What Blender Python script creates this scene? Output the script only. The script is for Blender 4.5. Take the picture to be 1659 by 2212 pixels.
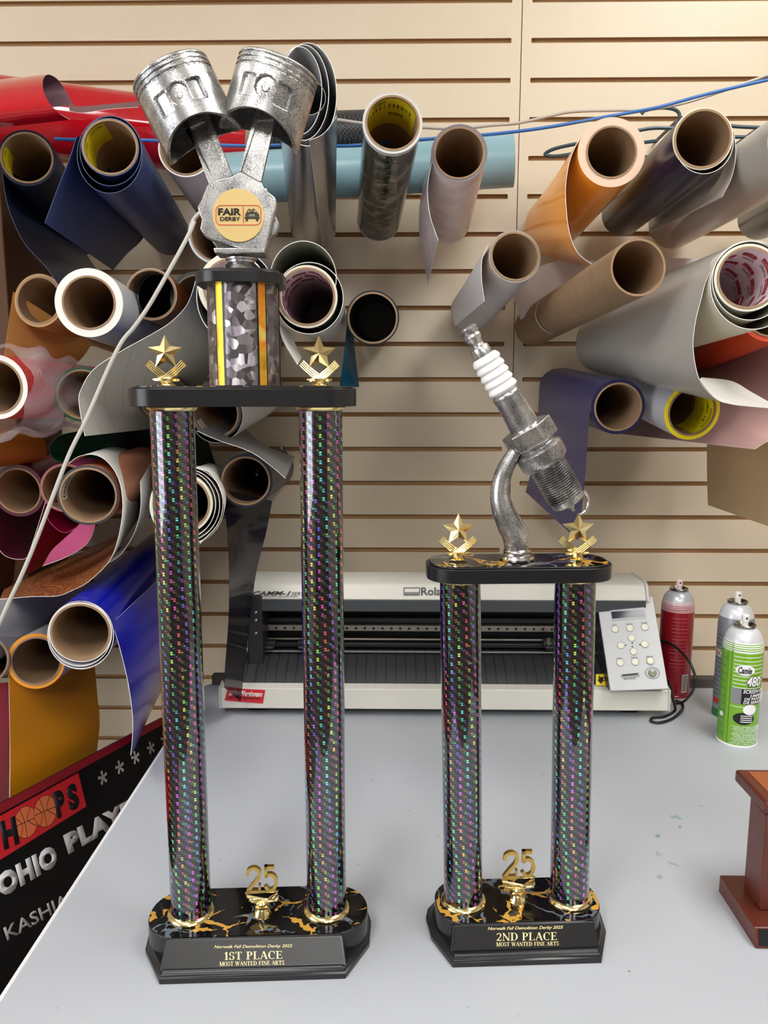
import bpy, bmesh, math, random
from mathutils import Vector as V, Matrix
random.seed(4)
for o in list(bpy.data.objects): bpy.data.objects.remove(o)
SC = bpy.context.scene
COL = SC.collection
PI = math.pi
# ---------------------------------------------------------------- camera
F, CXP, CYP = 1700.0, 829.5, 1106.0
TABLE = 0.75
CAM = V((0, 0, TABLE + 0.59))
PITCH, YAW = math.atan(0.158), math.radians(0.9)
cd = bpy.data.cameras.new('camera'); cam = bpy.data.objects.new('camera', cd); COL.objects.link(cam)
cam.location = CAM
cam.rotation_euler = (PI/2 - PITCH, 0, YAW)
cd.sensor_fit = 'VERTICAL'; cd.sensor_height = 36.0; cd.lens = F/2212*36.0
cd.clip_start = 0.02
SC.camera = cam
# ---------------------------------------------------------------- world and light
w = bpy.data.worlds.new('world'); SC.world = w; w.use_nodes = True
w.node_tree.nodes['Background'].inputs[0].default_value = (1.0, 0.97, 0.93, 1)
w.node_tree.nodes['Background'].inputs[1].default_value = 0.06
SC.view_settings.view_transform = 'Standard'
SC.view_settings.look = 'None'
SC.view_settings.exposure = 0.20
SC.view_settings.gamma = 1.0
# room: ceiling lights (x, y, length x, length y, strength)
CEILING_Z = 2.75
LAMPS = [(0.95, 0.55, 0.6, 1.2, 13.0), (-0.75, -0.75, 0.6, 1.2, 16.0), (0.1, -2.4, 0.6, 1.2, 16.0), (1.2, -1.9, 0.6, 1.2, 11.0), (-1.5, 0.75, 0.6, 1.2, 3.5)]  # the rear middle panel is added, unseen, to brighten front-facing sheets
WINDOW_STRENGTH = 4.2
RM = cam.rotation_euler.to_matrix()

def ray(px, py):
    return RM @ V(((px-CXP)/F, -(py-CYP)/F, -1.0))
def PZ(px, py, z): return CAM + ray(px, py)*z
def P(px, py, Y):
    d = ray(px, py); return CAM + d*(Y/d.y)
def G(px, py, z=TABLE):
    d = ray(px, py); return CAM + d*((z-CAM.z)/d.z)
def onplane(px, py, p, n):
    d = ray(px, py); return CAM + d*((p-CAM).dot(n)/d.dot(n))

# ---------------------------------------------------------------- materials
def srgb(c):
    return tuple(((x/255)/12.92 if x/255 <= .04045 else ((x/255+.055)/1.055)**2.4) for x in c)
class NT:
    def __init__(s, name):
        s.m = bpy.data.materials.new(name); s.m.use_nodes = True; s.t = s.m.node_tree; s.b = s.t.nodes['Principled BSDF']
    def n(s, typ, **k):
        x = s.t.nodes.new(typ)
        for a, v in k.items():
            if a.startswith('i_'):
                x.inputs[a[2:].replace('_', ' ')].default_value = v
            else: setattr(x, a, v)
        return x
    def l(s, a, b): s.t.links.new(a, b)
    def math(s, op, a, b=None, c=None):
        x = s.t.nodes.new('ShaderNodeMath'); x.operation = op
        for i, v in enumerate((a, b, c)):
            if v is None: continue
            if isinstance(v, (int, float)): x.inputs[i].default_value = v
            else: s.l(v, x.inputs[i])
        return x.outputs[0]
    def ramp(s, fac, stops, interp='LINEAR'):
        r = s.t.nodes.new('ShaderNodeValToRGB'); r.color_ramp.interpolation = interp
        e = r.color_ramp.elements
        while len(e) < len(stops): e.new(.5)
        for i, (p, c) in enumerate(stops): e[i].position = p; e[i].color = tuple(c)+(1,)
        s.l(fac, r.inputs[0]); return r.outputs[0]
    def mix(s, fac, a, b):
        x = s.t.nodes.new('ShaderNodeMix'); x.data_type = 'RGBA'
        for i, v in ((0, fac), (6, a), (7, b)):
            if isinstance(v, (int, float)): x.inputs[i].default_value = v
            elif isinstance(v, tuple): x.inputs[i].default_value = v+(1,)
            else: s.l(v, x.inputs[i])
        return x.outputs[2]
    def bump(s, h, strength=.3, dist=.001):
        b = s.n('ShaderNodeBump'); b.inputs['Strength'].default_value = strength; b.inputs['Distance'].default_value = dist
        s.l(h, b.inputs['Height']); s.l(b.outputs[0], s.b.inputs['Normal'])
    def obj(s): return s.n('ShaderNodeTexCoord').outputs['Object']
    def noise(s, scale, detail=3, vec=None, rough=.5):
        x = s.n('ShaderNodeTexNoise'); x.inputs['Scale'].default_value = scale; x.inputs['Detail'].default_value = detail
        x.inputs['Roughness'].default_value = rough
        s.l(vec if vec is not None else s.obj(), x.inputs['Vector']); return x.outputs[0]
MC = {}
def mat(name, c, rough=.5, metal=0., coat=0., trans=0., alpha=1., emit=0., var=0., spec=None):
    if name in MC: return MC[name]
    k = NT(name); b = k.b; col = srgb(c)
    b.inputs['Base Color'].default_value = col+(1,)
    b.inputs['Roughness'].default_value = rough; b.inputs['Metallic'].default_value = metal
    b.inputs['Coat Weight'].default_value = coat; b.inputs['Coat Roughness'].default_value = .06
    b.inputs['Transmission Weight'].default_value = trans; b.inputs['Alpha'].default_value = alpha
    if spec is not None: b.inputs['Specular IOR Level'].default_value = spec
    if emit:
        b.inputs['Emission Color'].default_value = col+(1,); b.inputs['Emission Strength'].default_value = emit
    if var:
        n = k.noise(9, 4); c2 = tuple(max(0, x*(1-var)) for x in col); k.l(k.mix(n, col, c2), b.inputs['Base Color'])
    MC[name] = k.m; return k.m

def m_wall():
    k = NT('cream_slatwall'); n = k.noise(2.2, 4); n2 = k.noise(60, 3)
    c = k.mix(k.ramp(n, [(.35, (0,)*3), (.7, (1,)*3)]), srgb((222, 208, 184)), srgb((214, 198, 172)))
    k.l(k.mix(k.math('MULTIPLY', n2, .10), c, srgb((180, 160, 130))), k.b.inputs['Base Color'])
    k.b.inputs['Roughness'].default_value = .42; k.bump(n2, .05, .0005); return k.m
def m_table():
    k = NT('grey_table_laminate'); co = k.obj()
    n = k.noise(3, 4); base = k.mix(n, srgb((180, 184, 190)), srgb((168, 173, 180)))
    mp = k.n('ShaderNodeMapping'); mp.inputs['Scale'].default_value = (1, 1.6, 1); mp.inputs['Rotation'].default_value = (0, 0, .5); k.l(co, mp.inputs[0])
    s1 = k.noise(42, 5, mp.outputs[0], .7); s2 = k.noise(5, 2)
    f = k.math('MULTIPLY', k.ramp(s1, [(.70, (0,)*3), (.76, (1,)*3)]), k.ramp(s2, [(.52, (0,)*3), (.62, (1,)*3)]))
    base = k.mix(k.math('MULTIPLY', f, .55), base, srgb((110, 130, 132)))
    v = k.n('ShaderNodeTexVoronoi'); v.inputs['Scale'].default_value = 38; k.l(co, v.inputs['Vector'])
    d = k.ramp(v.outputs['Distance'], [(.04, (1,)*3), (.07, (0,)*3)])
    d = k.math('MULTIPLY', d, k.ramp(k.noise(11, 2), [(.55, (0,)*3), (.6, (1,)*3)]))
    base = k.mix(k.math('MULTIPLY', d, .7), base, srgb((90, 92, 92)))
    wob = k.noise(95, 4, None, .7)
    for (px, py, rx, ry, c) in ((1467, 1766, .013, .010, (104, 140, 144)), (1469, 1786, .010, .008, (84, 124, 128)), (1421, 1806, .007, .006, (96, 132, 134)), (1421, 1846, .009, .012, (140, 142, 138)), (1456, 1866, .012, .009, (150, 152, 150)), (1427, 1893, .006, .007, (142, 144, 136)), (1500, 1741, .022, .004, (150, 154, 156)), (1325, 2080, .004, .004, (120, 122, 124)), (940, 1805, .012, .003, (150, 152, 156))):
        g_ = G(px, py); sb = k.n('ShaderNodeVectorMath', operation='SUBTRACT'); k.l(co, sb.inputs[0]); sb.inputs[1].default_value = (g_.x, g_.y, g_.z)
        ml = k.n('ShaderNodeVectorMath', operation='MULTIPLY'); k.l(sb.outputs[0], ml.inputs[0]); ml.inputs[1].default_value = (1/rx, 1/ry, 0)
        ln = k.n('ShaderNodeVectorMath', operation='LENGTH'); k.l(ml.outputs[0], ln.inputs[0])
        f_ = k.math('ADD', k.math('MULTIPLY', ln.outputs['Value'], .5), k.math('MULTIPLY', wob, 2.2))
        base = k.mix(k.math('MULTIPLY', k.math('LESS_THAN', f_, 1.28), .8), base, srgb(c))
    k.l(base, k.b.inputs['Base Color'])
    k.b.inputs['Roughness'].default_value = .36; return k.m
def m_kraft():
    k = NT('kraft_cardboard'); n = k.noise(60, 5)
    k.l(k.mix(n, srgb((166, 136, 104)), srgb((134, 106, 78))), k.b.inputs['Base Color']); k.b.inputs['Roughness'].default_value = .8; return k.m
def m_antique():
    k = NT('antique_silver'); n = k.noise(1100, 4, None, .7); n2 = k.noise(45, 5)
    f = k.math('ADD', k.math('MULTIPLY', n, .62), k.math('MULTIPLY', n2, .38))
    k.l(k.ramp(f, [(.37, srgb((58, 58, 60))), (.46, srgb((146, 146, 147))), (.58, srgb((234, 233, 230)))]), k.b.inputs['Base Color'])
    k.b.inputs['Metallic'].default_value = .92; k.l(k.ramp(f, [(.4, (.40,)*3), (.6, (.2,)*3)]), k.b.inputs['Roughness']); k.bump(f, .08, .0004); return k.m
def m_marble():
    k = NT('black_marble_gold_veins'); co = k.obj()
    d = k.n('ShaderNodeTexNoise'); d.inputs['Scale'].default_value = 22; d.inputs['Detail'].default_value = 5; k.l(co, d.inputs['Vector'])
    mx = k.n('ShaderNodeMix', data_type='VECTOR'); mx.inputs[0].default_value = .05
    k.l(co, mx.inputs[4]); k.l(d.outputs['Color'], mx.inputs[5])
    def vein(scale, lo, off):
        mp = k.n('ShaderNodeMapping'); mp.inputs['Location'].default_value = (off, off*.7, 0); k.l(mx.outputs[1], mp.inputs[0])
        v = k.n('ShaderNodeTexVoronoi', feature='DISTANCE_TO_EDGE'); v.inputs['Scale'].default_value = scale; k.l(mp.outputs[0], v.inputs['Vector'])
        m = k.noise(26, 3, mp.outputs[0])
        wv = k.math('MULTIPLY', k.ramp(m, [(.48, (0,)*3), (.70, (1,)*3)]), lo)
        return k.math('LESS_THAN', v.outputs['Distance'], wv)
    c = k.mix(vein(34, .10, 3.1), srgb((9, 8, 9)), srgb((96, 104, 116)))
    c = k.mix(vein(30, .11, .4), c, srgb((196, 148, 60)))
    k.l(c, k.b.inputs['Base Color']); k.b.inputs['Roughness'].default_value = .12; k.b.inputs['Coat Weight'].default_value = .6; return k.m
def m_holo():
    k = NT('holographic_carbon_foil'); uv = k.n('ShaderNodeUVMap').outputs[0]
    sp = k.n('ShaderNodeSeparateXYZ'); k.l(uv, sp.inputs[0])
    cell = .0021
    U = k.math('DIVIDE', sp.outputs[0], cell*1.25); W = k.math('DIVIDE', sp.outputs[1], cell)
    i = k.math('FLOOR', U); j = k.math('FLOOR', W)
    tw = k.math('LESS_THAN', k.math('MODULO', k.math('ADD', k.math('ADD', i, j), 4000), 4), 1.5)
    cb = k.n('ShaderNodeCombineXYZ'); k.l(i, cb.inputs[0]); k.l(j, cb.inputs[1])
    wn = k.n('ShaderNodeTexWhiteNoise'); wn.noise_dimensions = '2D'; k.l(cb.outputs[0], wn.inputs['Vector']); r = wn.outputs[0]
    lw = k.noise(9, 2, uv)
    ph = k.math('ADD', k.math('ADD', k.math('MULTIPLY', i, .29), k.math('MULTIPLY', j, .0135)), k.math('MULTIPLY', lw, 1.6))
    br = k.math('POWER', k.math('ADD', k.math('MULTIPLY', k.math('COSINE', k.math('MULTIPLY', ph, 2*PI)), .5), .5), 5)
    hue = k.math('FRACT', k.math('ADD', k.math('ADD', k.math('MULTIPLY', i, .21), k.math('MULTIPLY', j, .0055)), k.math('MULTIPLY', lw, 2.2)))
    # gaps between the woven dashes
    fu = k.math('FRACT', U); fv = k.math('FRACT', W)
    g = k.math('MULTIPLY', k.math('GREATER_THAN', fv, .28), k.math('GREATER_THAN', fu, .12))
    on = k.math('MULTIPLY', k.math('MULTIPLY', tw, g), k.math('ADD', k.math('MULTIPLY', br, .95), k.math('MULTIPLY', k.math('POWER', r, 6), .5)))
    hs = k.n('ShaderNodeCombineColor', mode='HSV'); k.l(hue, hs.inputs[0]); hs.inputs[1].default_value = .86; hs.inputs[2].default_value = 1
    base = k.mix(tw, srgb((30, 26, 34)), srgb((66, 60, 70)))
    k.l(k.mix(k.math('MINIMUM', on, 1.0), base, hs.outputs[0]), k.b.inputs['Base Color'])
    k.l(k.math('SUBTRACT', .92, k.math('MULTIPLY', k.math('MINIMUM', on, 1.0), .6)), k.b.inputs['Metallic']); k.b.inputs['Roughness'].default_value = .2
    k.b.inputs['Coat Weight'].default_value = 1; k.b.inputs['Coat Roughness'].default_value = .03; k.b.inputs['Coat IOR'].default_value = 1.9
    k.bump(k.math('MULTIPLY', r, tw), .2, .0003); return k.m
def m_shatter():
    k = NT('shattered_silver_foil'); co = k.obj()
    v = k.n('ShaderNodeTexVoronoi'); v.inputs['Scale'].default_value = 150; v.inputs['Randomness'].default_value = 1; k.l(co, v.inputs['Vector'])
    sp = k.n('ShaderNodeSeparateColor'); k.l(v.outputs['Color'], sp.inputs[0])
    k.l(k.ramp(sp.outputs[0], [(0, srgb((104, 98, 104))), (.7, srgb((134, 128, 134))), (1, srgb((174, 168, 174)))]), k.b.inputs['Base Color'])
    g = k.n('ShaderNodeNewGeometry'); sub = k.n('ShaderNodeVectorMath', operation='SUBTRACT'); k.l(v.outputs['Color'], sub.inputs[0]); sub.inputs[1].default_value = (.5, .5, .5)
    sc = k.n('ShaderNodeVectorMath', operation='SCALE'); k.l(sub.outputs[0], sc.inputs[0]); sc.inputs['Scale'].default_value = .55
    ad = k.n('ShaderNodeVectorMath', operation='ADD'); k.l(g.outputs['Normal'], ad.inputs[0]); k.l(sc.outputs[0], ad.inputs[1])
    no = k.n('ShaderNodeVectorMath', operation='NORMALIZE'); k.l(ad.outputs[0], no.inputs[0]); k.l(no.outputs[0], k.b.inputs['Normal'])
    k.b.inputs['Metallic'].default_value = .85; k.b.inputs['Roughness'].default_value = .28; k.b.inputs['Coat Weight'].default_value = .5; return k.m
def m_goldstripe():
    k = NT('gold_prism_stripe'); n = k.noise(40, 2)
    k.l(k.ramp(n, [(.3, srgb((190, 130, 30))), (.5, srgb((235, 190, 60))), (.62, srgb((250, 150, 50))), (.7, srgb((250, 225, 120)))]), k.b.inputs['Base Color'])
    k.b.inputs['Metallic'].default_value = .8; k.b.inputs['Roughness'].default_value = .25; return k.m
def m_camo():
    k = NT('camo_vinyl'); n = k.noise(38, 2)
    k.l(k.ramp(n, [(.0, srgb((30, 30, 27))), (.44, srgb((84, 82, 70))), (.52, srgb((48, 54, 40))), (.58, srgb((128, 124, 108)))], 'CONSTANT'), k.b.inputs['Base Color'])
    k.b.inputs['Roughness'].default_value = .16; return k.m
def m_brushed():
    k = NT('chrome_vinyl'); mp = k.n('ShaderNodeMapping'); mp.inputs['Scale'].default_value = (30, 30, 900); k.l(k.obj(), mp.inputs[0])
    n = k.noise(1, 2, mp.outputs[0]); k.b.inputs['Base Color'].default_value = srgb((196, 196, 200))+(1,)
    k.b.inputs['Metallic'].default_value = .95; k.b.inputs['Roughness'].default_value = .22; k.bump(n, .15, .001); return k.m
def m_glitter():
    k = NT('copper_glitter_vinyl'); v = k.n('ShaderNodeTexVoronoi'); v.inputs['Scale'].default_value = 420; k.l(k.obj(), v.inputs['Vector'])
    sp = k.n('ShaderNodeSeparateColor'); k.l(v.outputs['Color'], sp.inputs[0])
    k.l(k.ramp(sp.outputs[0], [(0, srgb((120, 58, 38))), (.6, srgb((176, 96, 62))), (.86, srgb((226, 150, 86))), (1, srgb((255, 214, 130)))]), k.b.inputs['Base Color'])
    k.b.inputs['Metallic'].default_value = .55; k.b.inputs['Roughness'].default_value = .35; return k.m
def m_leather():
    k = NT('red_grained_vinyl'); v = k.n('ShaderNodeTexVoronoi'); v.inputs['Scale'].default_value = 260; k.l(k.obj(), v.inputs['Vector'])
    k.b.inputs['Base Color'].default_value = srgb((196, 62, 56))+(1,); k.b.inputs['Roughness'].default_value = .5; k.bump(v.outputs['Distance'], .8, .002); return k.m
def m_carbon():
    k = NT('black_carbon_vinyl'); c = k.n('ShaderNodeTexChecker'); c.inputs['Scale'].default_value = 240; k.l(k.obj(), c.inputs[0])
    k.l(k.mix(c.outputs[1], srgb((22, 22, 24)), srgb((70, 70, 72))), k.b.inputs['Base Color']); k.b.inputs['Roughness'].default_value = .35; return k.m
def m_wood():
    k = NT('cherry_wood'); mp = k.n('ShaderNodeMapping'); mp.inputs['Scale'].default_value = (6, 60, 60); k.l(k.obj(), mp.inputs[0])
    n = k.noise(3, 5, mp.outputs[0]); k.l(k.mix(n, srgb((108, 50, 34)), srgb((68, 30, 24))), k.b.inputs['Base Color']); k.b.inputs['Roughness'].default_value = .32; return k.m
def m_ruled():
    k = NT('ruled_backing_paper'); w_ = k.n('ShaderNodeTexWave', bands_direction='DIAGONAL'); w_.inputs['Scale'].default_value = 9; k.l(k.obj(), w_.inputs[0])
    k.l(k.ramp(w_.outputs[1], [(.0, srgb((176, 175, 170))), (.012, srgb((196, 195, 188)))]), k.b.inputs['Base Color']); k.b.inputs['Roughness'].default_value = .5; return k.m
def m_printed():
    k = NT('printed_core_lining'); mp = k.n('ShaderNodeMapping'); mp.inputs['Rotation'].default_value = (.4, .2, .9); mp.inputs['Scale'].default_value = (1, .35, 1); k.l(k.obj(), mp.inputs[0])
    n = k.noise(60, 2, mp.outputs[0]); k.l(k.mix(n, srgb((236, 222, 226)), srgb((226, 208, 214))), k.b.inputs['Base Color']); k.b.inputs['Roughness'].default_value = .6; return k.m
def m_pinkmarble():
    k = NT('rose_marble_vinyl'); n = k.noise(12, 6, None, .7)
    k.l(k.ramp(n, [(.35, srgb((196, 176, 180))), (.55, srgb((222, 206, 208))), (.68, srgb((176, 146, 160)))]), k.b.inputs['Base Color']); k.b.inputs['Roughness'].default_value = .3; return k.m
KRAFT = m_kraft(); WALL = m_wall(); TABLEM = m_table(); ANT = m_antique(); MARB = m_marble(); HOLO = m_holo(); SHAT = m_shatter(); GSTR = m_goldstripe()
CAMO = m_camo(); CHROME = m_brushed(); GLIT = m_glitter(); LEATH = m_leather(); CARB = m_carbon(); WOOD = m_wood(); RULED = m_ruled(); ORA = m_printed(); PMARB = m_pinkmarble()
GROOVE = mat('groove_brown', (176, 138, 94), .7)
GOLD = mat('polished_gold', (250, 228, 164), .16, 1.)
GOLDG = mat('gold_glitter', (226, 190, 105), .38, 1., var=.3)
BLK = mat('black_plastic', (26, 26, 28), .28)
BLKM = mat('black_matte', (18, 18, 20), .5)
WHITE = mat('white_edge', (236, 234, 228), .5)
LWHITE = mat('white_vinyl', (226, 226, 226), .3)
CREAM = mat('cream_backing', (226, 222, 206), .45)
GREYB = mat('grey_backing', (186, 186, 182), .4)
INK = mat('black_ink', (20, 20, 22), .5)

# ---------------------------------------------------------------- mesh helpers
def link(o, parent=None):
    COL.objects.link(o)
    if parent is not None:
        o.parent = parent
        if parent.type == 'EMPTY': o.matrix_parent_inverse = ROOTM[parent.name].inverted()
    return o
ROOTM = {}
def empty(name, loc, rz=0):
    o = bpy.data.objects.new(name, None); COL.objects.link(o); o.location = loc; o.rotation_euler = (0, 0, rz); o.empty_display_size = .03
    ROOTM[o.name] = Matrix.Translation(loc) @ Matrix.Rotation(rz, 4, 'Z'); return o
def tag(o, label, cat, group=None):
    o['label'] = label; o['category'] = cat
    if group: o['group'] = group
    return o
class MB:
    def __init__(s): s.v = []; s.f = []; s.mi = []; s.uv = {}
    def add(s, vs, fs, mi=0):
        b = len(s.v); s.v += [V(p) for p in vs]
        for f in fs: s.f.append(tuple(b+i for i in f)); s.mi.append(mi)
        return b
    def box(s, c, e, M=None, mi=0):
        c = V(c); hx, hy, hz = (x/2 for x in e); vs = []
        for z in (-hz, hz):
            for x, y in ((-hx, -hy), (hx, -hy), (hx, hy), (-hx, hy)):
                p = V((x, y, z)); vs.append(c + (M @ p if M else p))
        s.add(vs, [(3, 2, 1, 0), (4, 5, 6, 7), (0, 1, 5, 4), (1, 2, 6, 5), (2, 3, 7, 6), (3, 0, 4, 7)], mi)
    def prism(s, pts, d, mi=0):
        """closed outline pts (3D) extruded by vector d"""
        n = len(pts); d = V(d); vs = [V(p) for p in pts]+[V(p)+d for p in pts]
        s.add(vs, [tuple(range(n))[::-1], tuple(range(n, 2*n))]+[(i, (i+1) % n, n+(i+1) % n, n+i) for i in range(n)], mi)
    def ring(s, outer, inner, d, mi=0):
        n = len(outer); d = V(d); vs = [V(p) for p in outer]+[V(p) for p in inner]
        vs += [p+d for p in vs]; fs = []
        for i in range(n):
            j = (i+1) % n
            fs += [(i, n+i, n+j, j), (2*n+i, 2*n+j, 3*n+j, 3*n+i), (i, j, 2*n+j, 2*n+i), (n+j, n+i, 3*n+i, 3*n+j)]
        s.add(vs, fs, mi)
    def lathe(s, prof, o, ax, seg=40, mi=0, cap=True, ref=None):
        """prof: list of (distance along axis, radius)"""
        ax = V(ax).normalized(); u, v = basis(ax, ref); o = V(o); vs = []
        for a, r in prof:
            for i in range(seg):
                t = 2*PI*i/seg; vs.append(o+ax*a+(u*math.cos(t)+v*math.sin(t))*r)
        fs = []
        for k in range(len(prof)-1):
            for i in range(seg):
                j = (i+1) % seg; fs.append((k*seg+i, k*seg+j, (k+1)*seg+j, (k+1)*seg+i))
        if cap: fs += [tuple(range(seg))[::-1], tuple((len(prof)-1)*seg+i for i in range(seg))]
        s.add(vs, fs, mi)
    def tube(s, pts, rad, seg=10, mi=0, sm=1):
        pts = [V(p) for p in pts]; R = rad if isinstance(rad, (list, tuple)) else [rad]*len(pts)
        if sm > 1:
            q = cat(pts, (len(pts)-1)*sm+1); R = [lerpl(R, i/(len(q)-1)) for i in range(len(q))]; pts = q
        n = len(pts); up = None; vs = []
        for i in range(n):
            t = (pts[min(i+1, n-1)]-pts[max(i-1, 0)]).normalized()
            if up is None: up = t.orthogonal().normalized()
            up = (up - t*up.dot(t)).normalized(); w_ = t.cross(up)
            for k in range(seg):
                a = 2*PI*k/seg; vs.append(pts[i]+(up*math.cos(a)+w_*math.sin(a))*R[i])
        fs = [(i*seg+k, i*seg+(k+1) % seg, (i+1)*seg+(k+1) % seg, (i+1)*seg+k) for i in range(n-1) for k in range(seg)]
        fs += [tuple(range(seg))[::-1], tuple((n-1)*seg+k for k in range(seg))]
        s.add(vs, fs, mi)
    def build(s, name, mats, parent=None, smooth=True, bevel=0, M=None, angle=35):
        me = bpy.data.meshes.new(name)
        me.from_pydata([tuple(M @ p) if M else tuple(p) for p in s.v], [], s.f)
        if not isinstance(mats, (list, tuple)): mats = [mats]
        for m in mats: me.materials.append(m)
        for p, mi in zip(me.polygons, s.mi): p.material_index = mi
        bm = bmesh.new(); bm.from_mesh(me); bmesh.ops.recalc_face_normals(bm, faces=bm.faces)
        for e in bm.edges:
            if len(e.link_faces) == 2 and e.calc_face_angle(0) > math.radians(angle): e.smooth = False
        for f in bm.faces: f.smooth = smooth
        bm.to_mesh(me); bm.free(); me.update()
        o = bpy.data.objects.new(name, me); link(o, parent)
        if bevel:
            b = o.modifiers.new('b', 'BEVEL'); b.width = bevel; b.segments = 3; b.limit_method = 'ANGLE'; b.angle_limit = math.radians(40)
            b.harden_normals = False
        return o
def basis(ax, ref=None):
    r = V(ref) if ref is not None else V((0, 0, 1))
    u = ax.cross(r)
    if u.length < .05: u = ax.cross(V((0, 1, 0)))
    u.normalize(); return u, u.cross(ax).normalized()
def lerpl(L, t):
    x = t*(len(L)-1); i = min(int(x), len(L)-2); return L[i]+(L[i+1]-L[i])*(x-i)
def cat(pts, n):
    """Catmull-Rom through pts, n samples"""
    if len(pts) == 1: return [pts[0]]*n
    out = []
    for k in range(n):
        x = k/(n-1)*(len(pts)-1); i = min(int(x), len(pts)-2); t = x-i
        a, b = pts[i], pts[i+1]; p0 = pts[i-1] if i > 0 else a*2-b; p3 = pts[i+2] if i+2 < len(pts) else b*2-a
        out.append(.5*((2*a)+(b-p0)*t+(2*p0-5*a+4*b-p3)*t*t+(3*a-p0-3*b+p3)*t**3))
    return out
def loft_mesh(name, A, B, mats, parent, n=40, m=8, th=.0007, bulge=None):
    """thin sheet between edge curves A and B. mats: [front, back, edge]"""
    A = cat([V(p) for p in A], n); B = cat([V(p) for p in B], n); mb = MB(); g = []
    for i in range(n):
        for j in range(m):
            t = j/(m-1); p = A[i].lerp(B[i], t)
            if bulge: p = p + V(bulge)*math.sin(PI*t)*math.sin(PI*i/(n-1))
            g.append(p)
    def at(i, j): return g[min(max(i, 0), n-1)*m+min(max(j, 0), m-1)]
    nr = []
    for i in range(n):
        for j in range(m):
            c = (at(i+1, j)-at(i-1, j)).cross(at(i, j+1)-at(i, j-1))
            nr.append(c.normalized() if c.length > 1e-12 else V((0, -1, 0)))
    N = n*m; b = [g[k]-nr[k]*th for k in range(N)]
    fs = [(i*m+j, (i+1)*m+j, (i+1)*m+j+1, i*m+j+1) for i in range(n-1) for j in range(m-1)]
    # which side faces the camera most gets mats[0]
    sgn = sum((CAM-g[k]).dot(nr[k]) for k in range(N))
    f0, f1 = (0, 1) if sgn > 0 else (1, 0)
    mb.add(g+b, fs, f0); base = len(mb.f)
    for f in fs: mb.f.append(tuple(N+i for i in f[::-1])); mb.mi.append(f1)
    bd = [(i*m, (i+1)*m) for i in range(n-1)]+[((n-1)*m+j, (n-1)*m+j+1) for j in range(m-1)]+[((i+1)*m+m-1, i*m+m-1) for i in range(n-1)]+[(j+1, j) for j in range(m-1)]
    for a, c in bd: mb.f.append((a, c, N+c, N+a)); mb.mi.append(2)
    return mb.build(name, mats, parent, angle=60)
def sheet(name, near, far, zn, Yf, mats, parent=None, **k):
    A = [PZ(p[0], p[1], p[2] if len(p) > 2 else zn) for p in near]
    B = [P(p[0], p[1], p[2] if len(p) > 2 else Yf) for p in far]
    if not isinstance(mats, (list, tuple)): mats = [mats, mats, WHITE]
    return loft_mesh(name, A, B, mats, parent, **k)
def tubewall(mb, a, b, ri, ro, seg=56, mo=0, me=1, mi=2):
    ax = (b-a).normalized(); L = (b-a).length; u, v = basis(ax); vs = []
    for d, r in ((0, ri), (0, ro), (L, ro), (L, ri)):
        for i in range(seg):
            t = 2*PI*i/seg; vs.append(a+ax*d+(u*math.cos(t)+v*math.sin(t))*r)
    for k, m in ((0, me), (1, mo), (2, me), (3, mi)):
        base = len(mb.v) if k == 0 else base
        if k == 0: mb.v += vs
        for i in range(seg):
            j = (i+1) % seg; k2 = (k+1) % 4
            mb.f.append((base+k*seg+i, base+k*seg+j, base+k2*seg+j, base+k2*seg+i)); mb.mi.append(m)
GRP = 'vinyl rolls pegged on the slatwall'
LABY = mat('yellow_label', (214, 196, 30), .5); LABW = mat('white_label', (214, 212, 206), .5)
ROLLG = {}
def coretext(root, s, t0, t1, d0, d1, m, **k):
    """writing on the inside of a core: angle t0 to t1, depth d0 to d1"""
    a, ax, rin = ROLLG[root.name]; u, v = basis(ax); core = [c for c in root.children if c.name.startswith('cardboard_core')][0]
    L = abs(math.radians(t1-t0))*rin; o = textobj(s, (0, 0, 0), (L, 0, 0), (0, 0, 1), m, core, depth=0, **k); sg = 1 if t1 > t0 else -1
    for p in o.data.vertices:
        t = math.radians(t0)+sg*p.co.x/rin; q = (u*math.cos(t)+v*math.sin(t))*(rin-.0011); p.co = a+q+ax*(d0+(d1-d0)*p.co.z)
    return o
def corepatch(root, pts, m, e=.0008, name='printed_swoosh'):
    a, ax, rin = ROLLG[root.name]; u, v = basis(ax); core = [c for c in root.children if c.name.startswith('cardboard_core')][0]; mb = MB(); n = 8
    (ta, da0, da1), (tb, db0, db1) = pts; vs = []
    for i in range(n):
        f = i/(n-1); t = math.radians(ta+(tb-ta)*f); q = (u*math.cos(t)+v*math.sin(t))*(rin-e)
        vs += [a+q+ax*(da0+(db0-da0)*f), a+q+ax*(da1+(db1-da1)*f)]
    mb.add(vs, [(2*i, 2*i+1, 2*i+3, 2*i+2) for i in range(n-1)]); return mb.build(name, m, core)
def printed(root):
    rd = mat('print_crimson', (184, 24, 52), .5); dk = mat('print_dark', (60, 50, 54), .5); wt = mat('print_white', (240, 240, 240), .5)
    for i in range(9):
        for j in range(3):
            t = 20+i*40+j*14; d = .012+j*.045+(i % 3)*.007
            corepatch(root, ((t+28, d-.001, d+.010), (t-4, d+.004, d+.014)), rd)
            coretext(root, 'ORAFOL', t+27, t-1, d+.009, d+.003, wt, offset=.01); coretext(root, 'ORAFOL', t+20, t-8, d+.024, d+.017, dk)
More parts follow.
